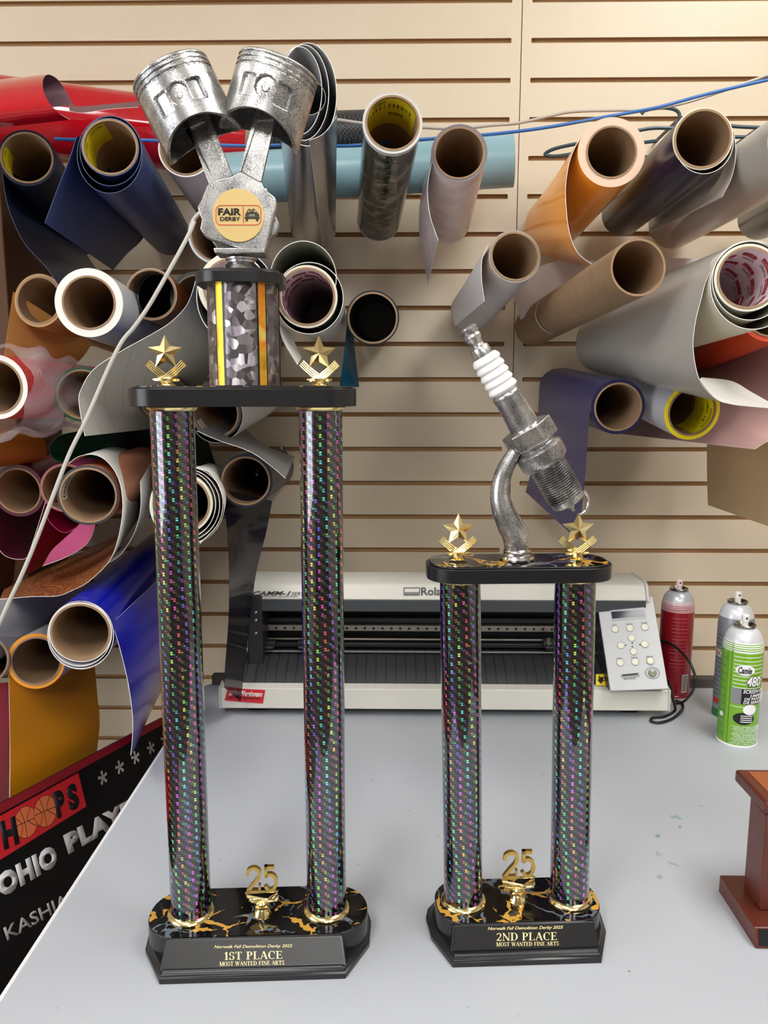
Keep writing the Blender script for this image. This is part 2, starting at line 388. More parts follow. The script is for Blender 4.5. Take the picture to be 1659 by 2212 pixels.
def roll(label, near, zn, far, rpx, vin, edge=None, core=True, Yf=1.70, loops=(), lmats=None, lining=None, lab=None, name='vinyl_roll', cat_='vinyl roll', rin=.038, rfar=None, cat2=None, group=GRP):
    a = PZ(near[0], near[1], zn); b = P(far[0], far[1], Yf); ax = (b-a).normalized(); L = (b-a).length
    root = empty(name, b); tag(root, label, cat_, group)
    rc = rin+.0030; ro = rpx*zn/F
    ROLLG[root.name] = (a, ax, rin)
    if core:
        mb = MB(); tubewall(mb, a-ax*.001, b, rin, rc); mb.lathe([(-.003, rin), (-.0005, rin)], b, ax, 56, 2); co = mb.build('cardboard_core', [KRAFT, KRAFT, lining or KRAFT], root)  # added disc shuts the wall end so the tube stays dark inside
        if lab:
            for (a0, a1, d0, d1, lm) in lab:
                u, v = basis(ax); q = MB(); vs = []; n = 14
                for d in (d0, d1):
                    for i in range(n):
                        t = math.radians(a0+(a1-a0)*i/(n-1)); vs.append(a+ax*d+(u*math.cos(t)+v*math.sin(t))*(rin-.0006))
                q.add(vs, [(i, i+1, n+i+1, n+i) for i in range(n-1)]); q.build('inner_label', lm, co)
    if ro > rc+.0006 or not core:
        mb = MB(); tubewall(mb, a, b, rc if core else ro-.0012, ro); mb.build('wound_vinyl', [vin, edge or vin, edge or vin], root)
    for lp in loops:
        cx, cy, rx, ry = lp[:4]; A = []; n = 60; u, v = basis(ax); a0, a1 = (lp[4], lp[5]) if len(lp) > 4 else (0, 360)
        B = []
        for i in range(n):
            t = math.radians(a0+(a1-a0)*i/(n-1)); A.append(onplane(cx+rx*math.cos(t), cy-ry*math.sin(t), a, ax))
            r = rfar or max(ro, rc)+.0005; B.append(b+(u*math.cos(t)+v*math.sin(t))*r)
        lm = lmats or [vin, vin, edge or WHITE]
        loft_mesh('loose_wrap', A, B, lm, root, n=n, m=10, th=-.0009)
    return root
def textobj(s, o, xv, yv, m, parent, depth=.0006, offset=0.0, shear=0., name='lettering', fit=True):
    """text whose bounding box fills origin o, width vector xv, height vector yv"""
    c = bpy.data.curves.new('t', 'FONT'); c.body = s; c.size = 1; c.offset = offset; c.shear = shear; c.resolution_u = 3; c.space_character = 1.0+max(0, offset-.04)*3
    t = bpy.data.objects.new('t', c); COL.objects.link(t); bpy.context.view_layer.update()
    me = bpy.data.meshes.new_from_object(t.evaluated_get(bpy.context.evaluated_depsgraph_get())); bpy.data.objects.remove(t)
    xs = [v.co.x for v in me.vertices]; ys = [v.co.y for v in me.vertices]
    x0, x1, y0, y1 = min(xs), max(xs), min(ys), max(ys); xv, yv, o = V(xv), V(yv), V(o)
    n = xv.cross(yv).normalized()
    for v in me.vertices:
        v.co = o+xv*((v.co.x-x0)/(x1-x0))+yv*((v.co.y-y0)/(y1-y0))+n*depth
    bm = bmesh.new(); bm.from_mesh(me)
    r = bmesh.ops.extrude_face_region(bm, geom=bm.faces[:])
    for e in r['geom']:
        if isinstance(e, bmesh.types.BMVert): e.co -= n*depth*.9
    bmesh.ops.recalc_face_normals(bm, faces=bm.faces); bm.to_mesh(me); bm.free()
    me.name = name; me.materials.clear(); me.materials.append(m)
    ob = bpy.data.objects.new(name, me); link(ob, parent); return ob
def struct(o): o['kind'] = 'structure'; return o

# ---------------------------------------------------------------- room shell
WY = 1.75; SEAM = .2545
mb = MB(); X0, X1, ZB, ZT = -2.6, 3.0, 0.0, CEILING_Z
def fr(x0, x1, z0, z1, y=WY, mi=0): mb.add([(x0, y, z0), (x1, y, z0), (x1, y, z1), (x0, y, z1)], [(0, 1, 2, 3)], mi)
slots = []
i = -6
while True:
    h = -.7084+.0762*i; zt = CAM.z-h; zb = zt-.0098; i += 1
    if zt > ZT-.02: continue
    if zb < .05: break
    slots.append((zb, zt))
prev = ZT
DEP = .009
for zb, zt in slots:
    fr(X0, SEAM-.0008, zt, prev); fr(SEAM+.0008, X1, zt, prev); prev = zb
    for (a, b) in ((X0, SEAM-.0205), (SEAM+.0205, X1)):
        fr(a, b, zb, zt, WY+DEP, 1)
        for z in (zb, zt): mb.add([(a, WY, z), (b, WY, z), (b, WY+DEP, z), (a, WY+DEP, z)], [(0, 1, 2, 3)], 1)
        for x in (a, b): mb.add([(x, WY, zb), (x, WY+DEP, zb), (x, WY+DEP, zt), (x, WY, zt)], [(0, 1, 2, 3)], 1)
    fr(SEAM-.0205, SEAM-.0008, zb, zt); fr(SEAM+.0008, SEAM+.0205, zb, zt)
    # rounded slot corners
    for sx, s in ((SEAM-.0205, -1), (SEAM+.0205, 1)):
        for zc, q in ((zt, -1), (zb, 1)):
            r = .0022; pts = [(sx, WY, zc)]+[(sx+s*r*(1-math.sin(t)), WY, zc+q*r*(1-math.cos(t))) for t in (0, PI/6, PI/3, PI/2)]
            mb.add(pts, [tuple(range(5))], 0)
fr(X0, SEAM-.0008, ZB, prev); fr(SEAM+.0008, X1, ZB, prev)
fr(SEAM-.002, SEAM+.002, ZB, ZT, WY+.006, 2)
fr(X0, X1, ZB, ZT, WY+.03, 1)
struct(mb.build('wall_back', [WALL, GROOVE, BLKM], smooth=False))
FLOORM = mat('dark_floor', (96, 88, 80), .5); CEILM = mat('white_ceiling', (232, 230, 224), .8); WALLP = mat('painted_wall', (206, 200, 190), .7)
def slab(name, lo, hi, m): b = MB(); b.box([(lo[i]+hi[i])/2 for i in range(3)], [hi[i]-lo[i] for i in range(3)]); return struct(b.build(name, m, smooth=False))
YB = -3.6
slab('floor', (X0-.1, YB-.1, -.05), (X1+.1, WY+.1, 0), FLOORM)
slab('ceiling', (X0-.1, YB-.1, CEILING_Z), (X1+.1, WY+.1, CEILING_Z+.05), CEILM)
slab('wall_left', (X0-.1, YB-.1, 0), (X0, WY+.1, CEILING_Z), WALLP)
slab('wall_right', (X1, YB-.1, 0), (X1+.1, WY+.1, CEILING_Z), WALLP)
slab('wall_front', (X0-.1, YB-.1, 0), (X1+.1, YB, CEILING_Z), mat('dim_wall', (120, 114, 108), .7))
# shop window behind the camera
def emis(name, c, s):
    k = NT(name); k.b.inputs['Base Color'].default_value = (0, 0, 0, 1); k.b.inputs['Emission Color'].default_value = tuple(c)+(1,); k.b.inputs['Emission Strength'].default_value = s; return k.m
DAY = emis('daylight', (.93, .96, 1), WINDOW_STRENGTH)
for wi, (ya, yb) in enumerate(((-2.0, -1.0), (-.92, .08))):
    b = MB(); b.box((X0+.012, (ya+yb)/2, 1.5), (.02, yb-ya, 1.5)); o = struct(b.build('window_%d' % (wi+1), DAY, smooth=False))
    f = MB(); f.ring([(X0+.03, ya-.04, .71), (X0+.03, yb+.04, .71), (X0+.03, yb+.04, 2.29), (X0+.03, ya-.04, 2.29)], [(X0+.03, ya, .75), (X0+.03, yb, .75), (X0+.03, yb, 2.25), (X0+.03, ya, 2.25)], (-.02, 0, 0)); f.build('window_frame', WHITE, o, smooth=False)
for (x, y, lx, ly, s), wh in zip(LAMPS, ('right of the trophies', 'behind the camera on the left', 'added farthest behind the camera to brighten front-facing sheets', 'far behind the camera on the right', 'over the left end of the slatwall')):
    r = empty('ceiling_light', (x, y, CEILING_Z)); tag(r, 'white fluorescent ceiling light panel '+wh, 'ceiling light', 'fluorescent ceiling lights')
    b = MB(); b.box((x, y, CEILING_Z-.012), (lx, ly, .012)); b.build('diffuser', emis('lamp_diffuser', (1, .975, .94), s), r, smooth=False)
    b = MB(); hx, hy, z = lx/2, ly/2, CEILING_Z-.02
    b.ring([(x-hx-.03, y-hy-.03, z), (x+hx+.03, y-hy-.03, z), (x+hx+.03, y+hy+.03, z), (x-hx-.03, y+hy+.03, z)], [(x-hx, y-hy, z), (x+hx, y-hy, z), (x+hx, y+hy, z), (x-hx, y+hy, z)], (0, 0, .02)); b.build('frame', WHITE, r, smooth=False)

# ---------------------------------------------------------------- table
def rrect(x0, x1, y0, y1, r, n=8, z=0, rs=None):
    rs = rs or (r, r, r, r); out = []
    for (cx, cy, a0, rr) in ((x1-rs[0], y1-rs[0], 0, rs[0]), (x0+rs[1], y1-rs[1], 90, rs[1]), (x0+rs[2], y0+rs[2], 180, rs[2]), (x1-rs[3], y0+rs[3], 270, rs[3])):
        for i in range(n+1):
            t = math.radians(a0+90*i/n); out.append(V((cx+rr*math.cos(t), cy+rr*math.sin(t), z)))
    return out
TX0, TX1, TY0, TY1 = G(0, 2122).x+.006, .80, .30, 1.525
tb = empty('work_table', (.2, .9, 0)); tag(tb, 'large light grey laminate work table with white rounded edge and paint scuffs', 'table')
o_ = rrect(TX0, TX1, TY0, TY1, .05, z=TABLE-.003, rs=(.16, .04, .04, .04)); b = MB(); b.prism([p-V((0, 0, .03)) for p in o_], (0, 0, .03))
b.build('edge_band', mat('white_edge_band', (222, 222, 224), .4), tb, bevel=.002)
b = MB(); b.prism(rrect(TX0+.007, TX1-.007, TY0+.007, TY1-.007, .05, z=TABLE-.02, rs=(.155, .035, .035, .035)), (0, 0, .02)); b.build('tabletop', TABLEM, tb, smooth=False)
for x in (TX0+.09, TX1-.18):
    for y in (TY0+.1, TY1-.12):
        b = MB(); b.lathe([(0, .018), (TABLE-.033, .018)], (x, y, 0), (0, 0, 1), 16); b.build('leg', mat('table_leg_grey', (90, 90, 92), .4, .6), tb)

# ---------------------------------------------------------------- serif capitals for the plaques (thick and thin strokes)
def _v(x, y0=0, y1=1, s0=1, s1=1, w=.15):
    q = [[(x-w/2, y0), (x+w/2, y0), (x+w/2, y1), (x-w/2, y1)]]
    for y, s in ((y0, s0), (y1-.045, s1)):
        if s: q.append([(x-w/2-.1, y), (x+w/2+.1, y), (x+w/2+.1, y+.045), (x-w/2-.1, y+.045)])
    return q
def _h(x0, x1, y, w=.05): return [[(x0, y), (x1, y), (x1, y+w), (x0, y+w)]]
def _d(x0, y0, x1, y1, w): return [[(x0-w/2, y0), (x0+w/2, y0), (x1+w/2, y1), (x1-w/2, y1)]]
def _a(cx, cy, rx, ry, a0, a1, n=14, t0=.045, t1=.115):
    q = []
    for i in range(n):
        p = []
        for a, k in ((a0+(a1-a0)*i/n, 0), (a0+(a1-a0)*(i+1)/n, 0), (a0+(a1-a0)*(i+1)/n, 1), (a0+(a1-a0)*i/n, 1)):
            t = math.radians(a); th = t0+t1*abs(math.cos(t)); p.append((cx+(rx-k*th)*math.cos(t), cy+(ry-k*(.045+.02*abs(math.cos(t))))*math.sin(t)))
        q.append(p)
    return q
GL = {
 'A': (.72, _d(.08, 0, .36, 1, .05)+_d(.64, 0, .36, 1, .15)+_h(.2, .55, .32)+_h(0, .18, 0)+_h(.5, .74, 0)),
 'C': (.70, _a(.38, .5, .36, .52, 48, 312)+_h(.6, .65, .66, .3)),
 'D': (.74, _v(.16)+_a(.3, .5, .42, .5, -90, 90)+_h(.1, .32, .955, .045)+_h(.1, .32, 0, .045)),
 'E': (.62, _v(.16)+_h(.1, .56, .955, .045)+_h(.1, .46, .5, .045)+_h(.1, .6, 0, .045)+_h(.53, .58, .8, .18)+_h(.56, .61, 0, .2)+_h(.42, .46, .4, .24)),
 'F': (.58, _v(.16)+_h(.1, .54, .955, .045)+_h(.1, .44, .48, .045)+_h(.51, .56, .78, .2)+_h(.41, .45, .38, .24)),
 'I': (.34, _v(.17)), '1': (.42, _v(.24, s1=0)+_d(.06, .78, .24, .98, .07)),
 'L': (.60, _v(.16)+_h(.1, .56, 0, .045)+_h(.53, .58, 0, .24)),
 'M': (.92, _v(.12, w=.05)+_v(.78, w=.15)+_d(.42, 0, .16, 1, .15)+_d(.42, 0, .74, 1, .05)),
 'N': (.76, _v(.12, w=.05, s1=0)+_v(.66, w=.05, s0=0)+_d(.64, 0, .1, 1, .15)),
 'O': (.76, _a(.38, .5, .37, .52, 0, 360, 26)),
 'P': (.60, _v(.16)+_a(.3, .73, .28, .27, -90, 90)+_h(.1, .32, .955, .045)+_h(.1, .32, .46, .045)),
 'R': (.70, _v(.16)+_a(.3, .75, .28, .25, -90, 90)+_h(.1, .32, .955, .045)+_h(.1, .32, .5, .045)+_d(.62, 0, .34, .5, .15)+_h(.55, .74, 0)),
 'S': (.54, _a(.27, .74, .23, .27, 20, 260, 14, .05, .06)+_a(.27, .27, .25, .29, -160, 85, 14, .05, .09)+_h(.44, .48, .68, .3)+_h(.03, .07, .03, .28)),
 'T': (.66, _v(.33, s1=0)+_h(.03, .63, .95, .05)+_h(.03, .08, .76, .24)+_h(.58, .63, .76, .24)),
 'W': (1.0, _d(.3, 0, .1, 1, .14)+_d(.32, 0, .5, 1, .05)+_d(.72, 0, .5, 1, .14)+_d(.74, 0, .9, 1, .05)+_h(0, .24, .955)+_h(.78, 1, .955)+_h(.38, .6, .955)),
 '2': (.54, _a(.26, .72, .24, .28, -20, 165, 14, .05, .08)+_d(.1, .06, .46, .62, .1)+_h(.04, .5, 0, .09)+_h(.46, .5, 0, .2)),
 ' ': (.3, []),
}
def serif(s, o, xv, yv, m, parent, depth=.0004):
    o, xv, yv = V(o), V(xv), V(yv); tot = sum(GL[c][0]+.06 for c in s)-.06; n = xv.cross(yv).normalized(); mb = MB(); x = 0
    for c in s:
        wd, polys = GL[c]
        for k, p in enumerate(polys):
            mb.add([o+xv*((x+a)/tot)+yv*b+n*(depth+k*1e-6) for a, b in p], [(0, 1, 2, 3)])
        x += wd+.06
    return mb.build('lettering', m, parent, smooth=False)

def column(mb_name, a, b, r, m, parent, seg=64, rings=24):
    a, b = V(a), V(b); ax = (b-a).normalized(); L = (b-a).length; u = V((1, 0, 0)); v = ax.cross(u).normalized(); u = v.cross(ax)
    me = bpy.data.meshes.new(mb_name); vs = []; fs = []
    for i in range(rings+1):
        for k in range(seg):
            t = 2*PI*k/seg; vs.append(tuple(a+ax*(L*i/rings)+(u*math.cos(t)+v*math.sin(t))*r))
    for i in range(rings):
        for k in range(seg): fs.append((i*seg+k, i*seg+(k+1) % seg, (i+1)*seg+(k+1) % seg, (i+1)*seg+k))
    me.from_pydata(vs, [], fs); uv = me.uv_layers.new(name='UVMap')
    for p in me.polygons:
        i, k = divmod(p.index, seg)
        for li, (di, dk) in zip(p.loop_indices, ((0, 0), (0, 1), (1, 1), (1, 0))):
            uv.data[li].uv = ((k+dk)/seg*2*PI*r, L*(i+di)/rings)
        p.use_smooth = True
    me.materials.append(m); me.validate(); o = bpy.data.objects.new(mb_name, me); link(o, parent); return o
def collar(p, ax, r, parent, up=1):
    mb = MB(); mb.lathe([(0, r+.0002), (0, r+.003), (.0012*up, r+.0036), (.003*up, r+.0026), (.0042*up, r+.0012), (.0048*up, r)], p, ax, 56)
    return mb.build('gold_collar', GOLD, parent)
class Frame:
    """upright local frame of a trophy: x along its front, y towards the wall"""
    def __init__(s, c, rz): s.c = V(c); s.X = V((math.cos(rz), math.sin(rz), 0)); s.N = V((-math.sin(rz), math.cos(rz), 0))
    def w(s, x, y, z): return s.c+s.X*x+s.N*y+V((0, 0, z))
    def q(s, px, py, dy=0): return onplane(px, py, s.c+s.N*dy, s.N)
def star_ornament(fr, px, py_top, py_base, parent, dy=0, sc=1.0):
    """star over crossed ribbons on a gold pedestal; px = axis, heights in the photo"""
    base = fr.q(px, py_base, dy); top = fr.q(px, py_top, dy); H = (top-base).length; k = H/110.0*sc
    X, Nn, Z = fr.X, fr.N, V((0, 0, 1))
    def q(x, z, y=0): return base+X*(x*k)+Z*(z*k)+Nn*(y*k)
    mb = MB(); c = 71.0; pts = []
    for i in range(10):
        r = 39 if i % 2 == 0 else 18.5; t = PI/2+i*PI/5; pts.append(q(r*math.cos(t), c+r*math.sin(t)))
    vs = pts+[q(0, c, -9), q(0, c, 7)]
    mb.add(vs, [(i, (i+1) % 10, 10) for i in range(10)]+[((i+1) % 10, i, 11) for i in range(10)])
    st = mb.build('star_ornament', GOLD, parent, smooth=False)
    mb = MB()
    for s in (-1, 1):
        for j in range(4):   # ribbed ribbon, four ridges
            off = (j-1.5)*5.0; path = []
            for (x, z) in ((40*s, 50), (26*s, 36), (8*s, 22), (-8*s, 15), (-26*s, 12)):
                nx, nz = (.62*s, .78) if z > 20 else (.3*s, .95); w_ = 1 if z > 20 else .45
                path.append(q(x-nz*s*off*.7*w_, z+nx*s*off*w_, -2*s))
            mb.tube(path, 2.5*k, 6, sm=4)
    mb.build('crossed_ribbon', GOLD, st)
    mb = MB(); mb.lathe([(0, 22*k), (1.2*k, 22*k), (3*k, 17*k), (6*k, 12.5*k), (7*k, 13.5*k), (9*k, 13.5*k), (9.6*k, 11.5*k), (13*k, 11.5*k), (13.6*k, 14*k), (16*k, 14*k)], base, (0, 0, 1), 10)
    mb.build('pedestal', GOLD, st)
    return st
def year_ornament(fr, px, py_base, parent, base=None, k=.00047):
    base = base or fr.q(px, py_base); X, Nn, Z = fr.X, fr.N, V((0, 0, 1))
    def q(x, z, y=0): return base+X*(x*k)+Z*(z*k)+Nn*(y*k)
    def stroke(pts, wd=4.2, dp=4):
        pts = cat([V((a, b, 0)) for a, b in pts], 26); o = MB(); L = []; R = []
        for i, p in enumerate(pts):
            t = (pts[min(i+1, 25)]-pts[max(i-1, 0)]).normalized(); n = V((-t.y, t.x, 0)); L.append(p+n*wd); R.append(p-n*wd)
        return L, R
    two = [(-30, 96), (-27, 108), (-14, 113), (-3, 104), (-6, 88), (-20, 70), (-31, 55)]
    five = [[(10, 90), (20, 97), (31, 90), (34, 76), (29, 62), (18, 58), (9, 68)]]
    mb = MB()
    def put(L, R, d=5):
        n = len(L); vs = [q(p.x, p.y, -d) for p in L]+[q(p.x, p.y, -d) for p in R]+[q(p.x, p.y, d) for p in L]+[q(p.x, p.y, d) for p in R]; fs = []
        for i in range(n-1):
            fs += [(i, i+1, n+i+1, n+i), (2*n+i, 3*n+i, 3*n+i+1, 2*n+i+1), (i, 2*n+i, 2*n+i+1, i+1), (n+i, n+i+1, 3*n+i+1, 3*n+i)]
        fs += [(0, n, 3*n, 2*n), (n-1, 3*n-1, 4*n-1, 2*n-1)]; mb.add(vs, fs)
    put(*stroke(two, 3.6)); put(*stroke(five[0], 3.6))
    def bar(x0, z0, x1, z1): mb.prism([q(x0, z0, -5), q(x1, z0, -5), q(x1, z1, -5), q(x0, z1, -5)], q(0, 0, 5)-q(0, 0, -5))
    bar(-33, 52, -2, 59); bar(-6, 56, -1, 72); bar(8, 90, 15, 117); bar(8, 110, 30, 117)
    yr = mb.build('year_ornament', GOLDG, parent, smooth=False)
    mb = MB(); mb.tube([q(-37, 49), q(0, 52), q(38, 53)], 2.6*k, 8, sm=4)
    for pth in (((-34, 46), (-10, 40), (14, 34), (-6, 32), (-32, 42)), ((36, 50), (24, 36), (14, 34), (26, 44), (36, 48)), ((-28, 34), (-10, 30), (10, 30), (-4, 36), (-26, 36)), ((38, 42), (24, 34), (14, 33), (28, 32), (38, 38)), ((-24, 30), (0, 26), (22, 30), (36, 32))):
        mb.tube([q(x, z, -3) for x, z in pth], 2.2*k, 7, sm=5)
    mb.build('ribbon_flourish', GOLD, yr)
    mb = MB(); mb.lathe([(0, 22*k), (1.5*k, 22*k), (15*k, 14*k), (17*k, 17*k), (20*k, 17*k), (22*k, 13*k), (26*k, 13*k), (30*k, 9*k)], base, (0, 0, 1), 10); mb.build('pedestal', GOLD, yr)
    return yr
def trophy_base(fr, hw, hf, yf, yb, sl_hw, sl_y, sl_r, fhw, ptop, pbot, parent, H=.034):
    def outline(d, z):
        hx = hw-d; pts = [(-fhw+d*.5, yf+d), (fhw-d*.5, yf+d), (hx-.003, -.018)]
        for a in (0, 25, 50, 75, 90):
            t = math.radians(a); pts.append((hx-.035+.035*math.cos(t), (yb-d-.035)+.035*math.sin(t)))
        for a in (90, 105, 130, 155, 180):
            t = math.radians(a); pts.append((-hx+.035+.035*math.cos(t), (yb-d-.035)+.035*math.sin(t)))
        pts.append((-hx+.003, -.018)); return [fr.w(x, y, z) for x, y in pts]
    mb = MB(); T = [(0, 0), (0, .0055), (.0022, .0068), (.0022, .0078), (.0045, .0095), (.0055, .0112)]; n = None; vs = []
    for d, z in T:
        o = outline(d, z); n = len(o); vs += o
    fs = [(k*n+i, k*n+(i+1) % n, (k+1)*n+(i+1) % n, (k+1)*n+i) for k in range(len(T)-1) for i in range(n)]
    fs += [tuple(range(n))[::-1], tuple((len(T)-1)*n+i for i in range(n))]; mb.add(vs, fs)
    mb.build('plinth', BLK, parent, bevel=.0007)
    sl = [fr.w(p.x, p.y, .0108) for p in rrect(-sl_hw, sl_hw, sl_y[0], sl_y[1], sl_r, 12)]
    mb = MB(); mb.prism(sl, (0, 0, H-.0118)); mb.build('pedestal_block', BLK, parent, bevel=.0008)
    sl2 = [fr.w(p.x, p.y, H-.0010) for p in rrect(-sl_hw+.001, sl_hw-.001, sl_y[0]+.001, sl_y[1]-.001, sl_r-.001, 12)]
    mb = MB(); mb.prism(sl2, (0, 0, .001)); mb.build('marble_top', MARB, parent, smooth=False)
    a, b = fr.w(-fhw+.003, ptop, H-.0015), fr.w(fhw-.003, ptop, H-.0015); c, d = fr.w(-fhw-.001, pbot, .0100), fr.w(fhw+.001, pbot, .0100)
    mb = MB(); back = fr.N*.012; vs = [a, b, d, c, a+back, b+back, d+back, c+back]
    mb.add(vs, [(3, 2, 1, 0), (4, 5, 6, 7), (0, 1, 5, 4), (1, 2, 6, 5), (2, 3, 7, 6), (3, 0, 4, 7)]); mb.build('plaque_holder', BLK, parent, bevel=.0008)
    nrm = (d-c).cross(a-c).normalized()
    if nrm.dot(CAM-a) < 0: nrm = -nrm
    up = (a-c); q = [c+up*.08+(d-c)*.012, d+up*.08-(d-c)*.012, b-up*.06-(b-a)*.012, a-up*.06+(b-a)*.012]
    mb = MB(); mb.prism([p+nrm*.0002 for p in q], nrm*.0008); pl = mb.build('plaque', mat('plaque_black', (22, 22, 23), .35, var=.2), parent, smooth=False)
    return pl, q[0]+nrm*.001, nrm
def plate(fr, c_off, hw, hd, r, zb, zt, parent, top=MARB, name='upper_plate', lip=.0022):
    x0, y0 = c_off
    lo = [fr.w(p.x+x0, p.y+y0, zb) for p in rrect(-hw, hw, -hd, hd, r, 12)]
    mb = MB(); mb.prism(lo, (0, 0, zt-lip-zb)); hi = [fr.w(p.x+x0, p.y+y0, zt-lip) for p in rrect(-hw+.003, hw-.003, -hd+.003, hd-.003, r-.003, 12)]
    mb.prism(hi, (0, 0, lip-.0005)); o = mb.build(name, BLK, parent, bevel=.0006)
    mb = MB(); mb.prism([fr.w(p.x+x0, p.y+y0, zt-.0005) for p in rrect(-hw+.004, hw-.004, -hd+.004, hd-.004, r-.004, 12)], (0, 0, .0006)); mb.build('marble_inlay', top, o, smooth=False)
    return o

# ---------------------------------------------------------------- first place trophy
RZ = math.radians(3.3); GA = mat('cast_letter_gold', (244, 224, 160), .4)
c1 = P(560.5, 1990, .768); c1.z = TABLE; f1 = Frame(c1, RZ)
T1 = empty('trophy', c1, RZ); tag(T1, 'tall two-column first place demolition derby trophy with silver crossed pistons and black marbled base', 'trophy')
HB = .034
pl, po, pn = trophy_base(f1, .121, 0, -.0625, .052, .1165, (-.040, .041), .038, .093, -.0405, -.0563, T1, HB)
def pq(px, py, o=po, n=pn): return onplane(px, py, o, n)
def tl(s, lb, rb, ty, fn, pp, q, **k):
    a = q(*lb); fn(s, a, q(*rb)-a, q(lb[0], ty)-a, GA, pp, **k)
tl('Norwalk Fall Demolition Derby 2025', (463, 2050.5), (632, 2048), 2042, textobj, pl, pq, depth=.0004, shear=.3)
tl('1ST PLACE', (484, 2073.5), (610, 2070.8), 2056.7, serif, pl, pq)
tl('MOST WANTED FINE ARTS', (474.3, 2086.5), (614.4, 2083.5), 2077.7, serif, pl, pq)
R1 = .0212; ZT1 = .5725
for s in (-1, 1):
    a = f1.w(.0725*s, 0, HB); b = f1.w((.0717)*s+.001, 0, ZT1); ax = (b-a).normalized()
    c = column('column', a, b, R1, HOLO, T1); collar(a, ax, R1, c); collar(b, ax, R1, c, -1)
plate(f1, (-.0005, -.001), .108, .0365, .03, ZT1, .5915, T1)
star_ornament(f1, 360, 723, 833.5, T1); star_ornament(f1, 690, 725, 833.5, T1)
year_ornament(f1, 0, 0, T1, base=f1.w(.0035, -.004, HB))
# riser column with prism foil
xr = (f1.q(527, 720)-f1.c).dot(f1.X); ZR0, ZR1 = .592, .6842
RR = .0337
column('riser_column', f1.w(xr, 0, ZR0), f1.w(xr, 0, ZR1), RR, SHAT, T1, rings=2)
riser = T1.children[-1]
for ang in (-122, -53, 6, 70, 160):
    mb = MB(); half = 6.2; n = 7
    for (h2, m_, e) in ((half+2.6, 1, .0003), (half, 0, .0007)):
        vs = []
        for z in (ZR0+.0002, ZR1-.0002):
            for i in range(n):
                t = math.radians(ang-h2+2*h2*i/(n-1)); vs.append(f1.w(xr+(RR+e)*math.cos(t), (RR+e)*math.sin(t), z))
        mb.add(vs, [(i, i+1, n+i+1, n+i) for i in range(n-1)], m_)
    mb.build('gold_stripe', [GSTR, mat('stripe_black', (14, 14, 18), .2)], riser)
plate(f1, (xr-.0005, 0), .0405, .0405, .026, ZR1-.0002, .6965, T1, top=BLK, name='cap_plate')
# pistons and rods figure
q1 = f1.q
def poly(fr, pts, dy): return [fr.q(x, y, dy) for x, y in pts]
zc = .6966
xf = (q1(521, 560)-f1.c).dot(f1.X); bp = f1.w(xf, 0, zc)
mb = MB(); mb.lathe([(0, .021), (.002, .021), (.0045, .0185), (.0075, .0145), (.0095, .0125), (.0115, .0125), (.012, .0145), (.0135, .0145), (.0145, .0125)], bp, (0, 0, 1), 48)
fig = mb.build('piston_figure_pedestal', mat('bright_silver', (205, 205, 208), .2, 1.), T1)
for k in range(7):
    t = math.radians(-150+k*20); mb = MB(); cpt = bp+V((math.cos(t)*.0195, math.sin(t)*.0195, .0048))
mb = MB(); dpt = f1.N*.03
mb.prism([p-f1.N*.015 for p in poly(f1, [(466, 541), (575, 541), (576, 553), (470, 553)], 0)], dpt); mb.build('mounting_plate', ANT, T1, bevel=.001)
D_ = .010
mb = MB(); mb.prism(poly(f1, [(447, 398), (434, 434), (426, 447), (430, 460), (437, 478), (455, 517), (472, 542), (575, 542), (584, 516), (601, 497), (604, 484), (594, 464), (588, 440), (575, 405), (505, 382)], .001), f1.N*.012); mb.build('crank_plate', ANT, T1, bevel=.0012)
front = [(457, 393), (470.6, 386), (497, 381), (520, 368), (564.7, 393), (569, 404), (579, 414), (593.6, 425.8), (598, 438), (597, 449), (588.8, 471.6), (580, 516), (573, 542.7), (528.5, 540), (492, 529.5), (459.8, 519.8), (441.7, 510), (431.5, 494.5), (435.7, 470.4), (444, 438), (450, 410)]
mb = MB(); mb.prism(poly(f1, front, -.011), f1.N*.012); mb.build('crank_plate', ANT, T1, bevel=.0014)
def rod(outl, inner, dy, name):
    mb = MB(); mb.prism(poly(f1, outl, dy+.0025), f1.N*.006); mb.ring(poly(f1, outl, dy), poly(f1, inner, dy), f1.N*.003)
    return mb.build(name, ANT, T1, bevel=.0006)
def inset4(o, t):
    c = V((sum(p[0] for p in o)/4, sum(p[1] for p in o)/4)); r = []
    (a, b, cc, d) = [V(p) for p in o]
    L = (d-a).length; W_ = (b-a).length; ux = (b-a).normalized(); uy = (d-a).normalized()
    return [tuple(a+ux*t+uy*t*1.4), tuple(b-ux*t+uy*t*1.4), tuple(cc-(cc-d).normalized()*t-uy*t*1.2), tuple(d+(cc-d).normalized()*t-uy*t*1.2)]
lo_ = [(386, 225), (434, 205), (503, 380), (453, 402)]; rod(lo_, [(402, 281), (442, 262), (488, 372), (462, 385)], -.003, 'connecting_rod')
ro_ = [(565, 190), (607, 200), (564, 392), (517, 372)]; rod(ro_, [(556, 262), (590, 258), (560, 382), (520, 372)], -.008, 'connecting_rod')
def sst(a, b, x): t = max(0, min(1, (x-a)/(b-a))); return t*t*(3-2*t)
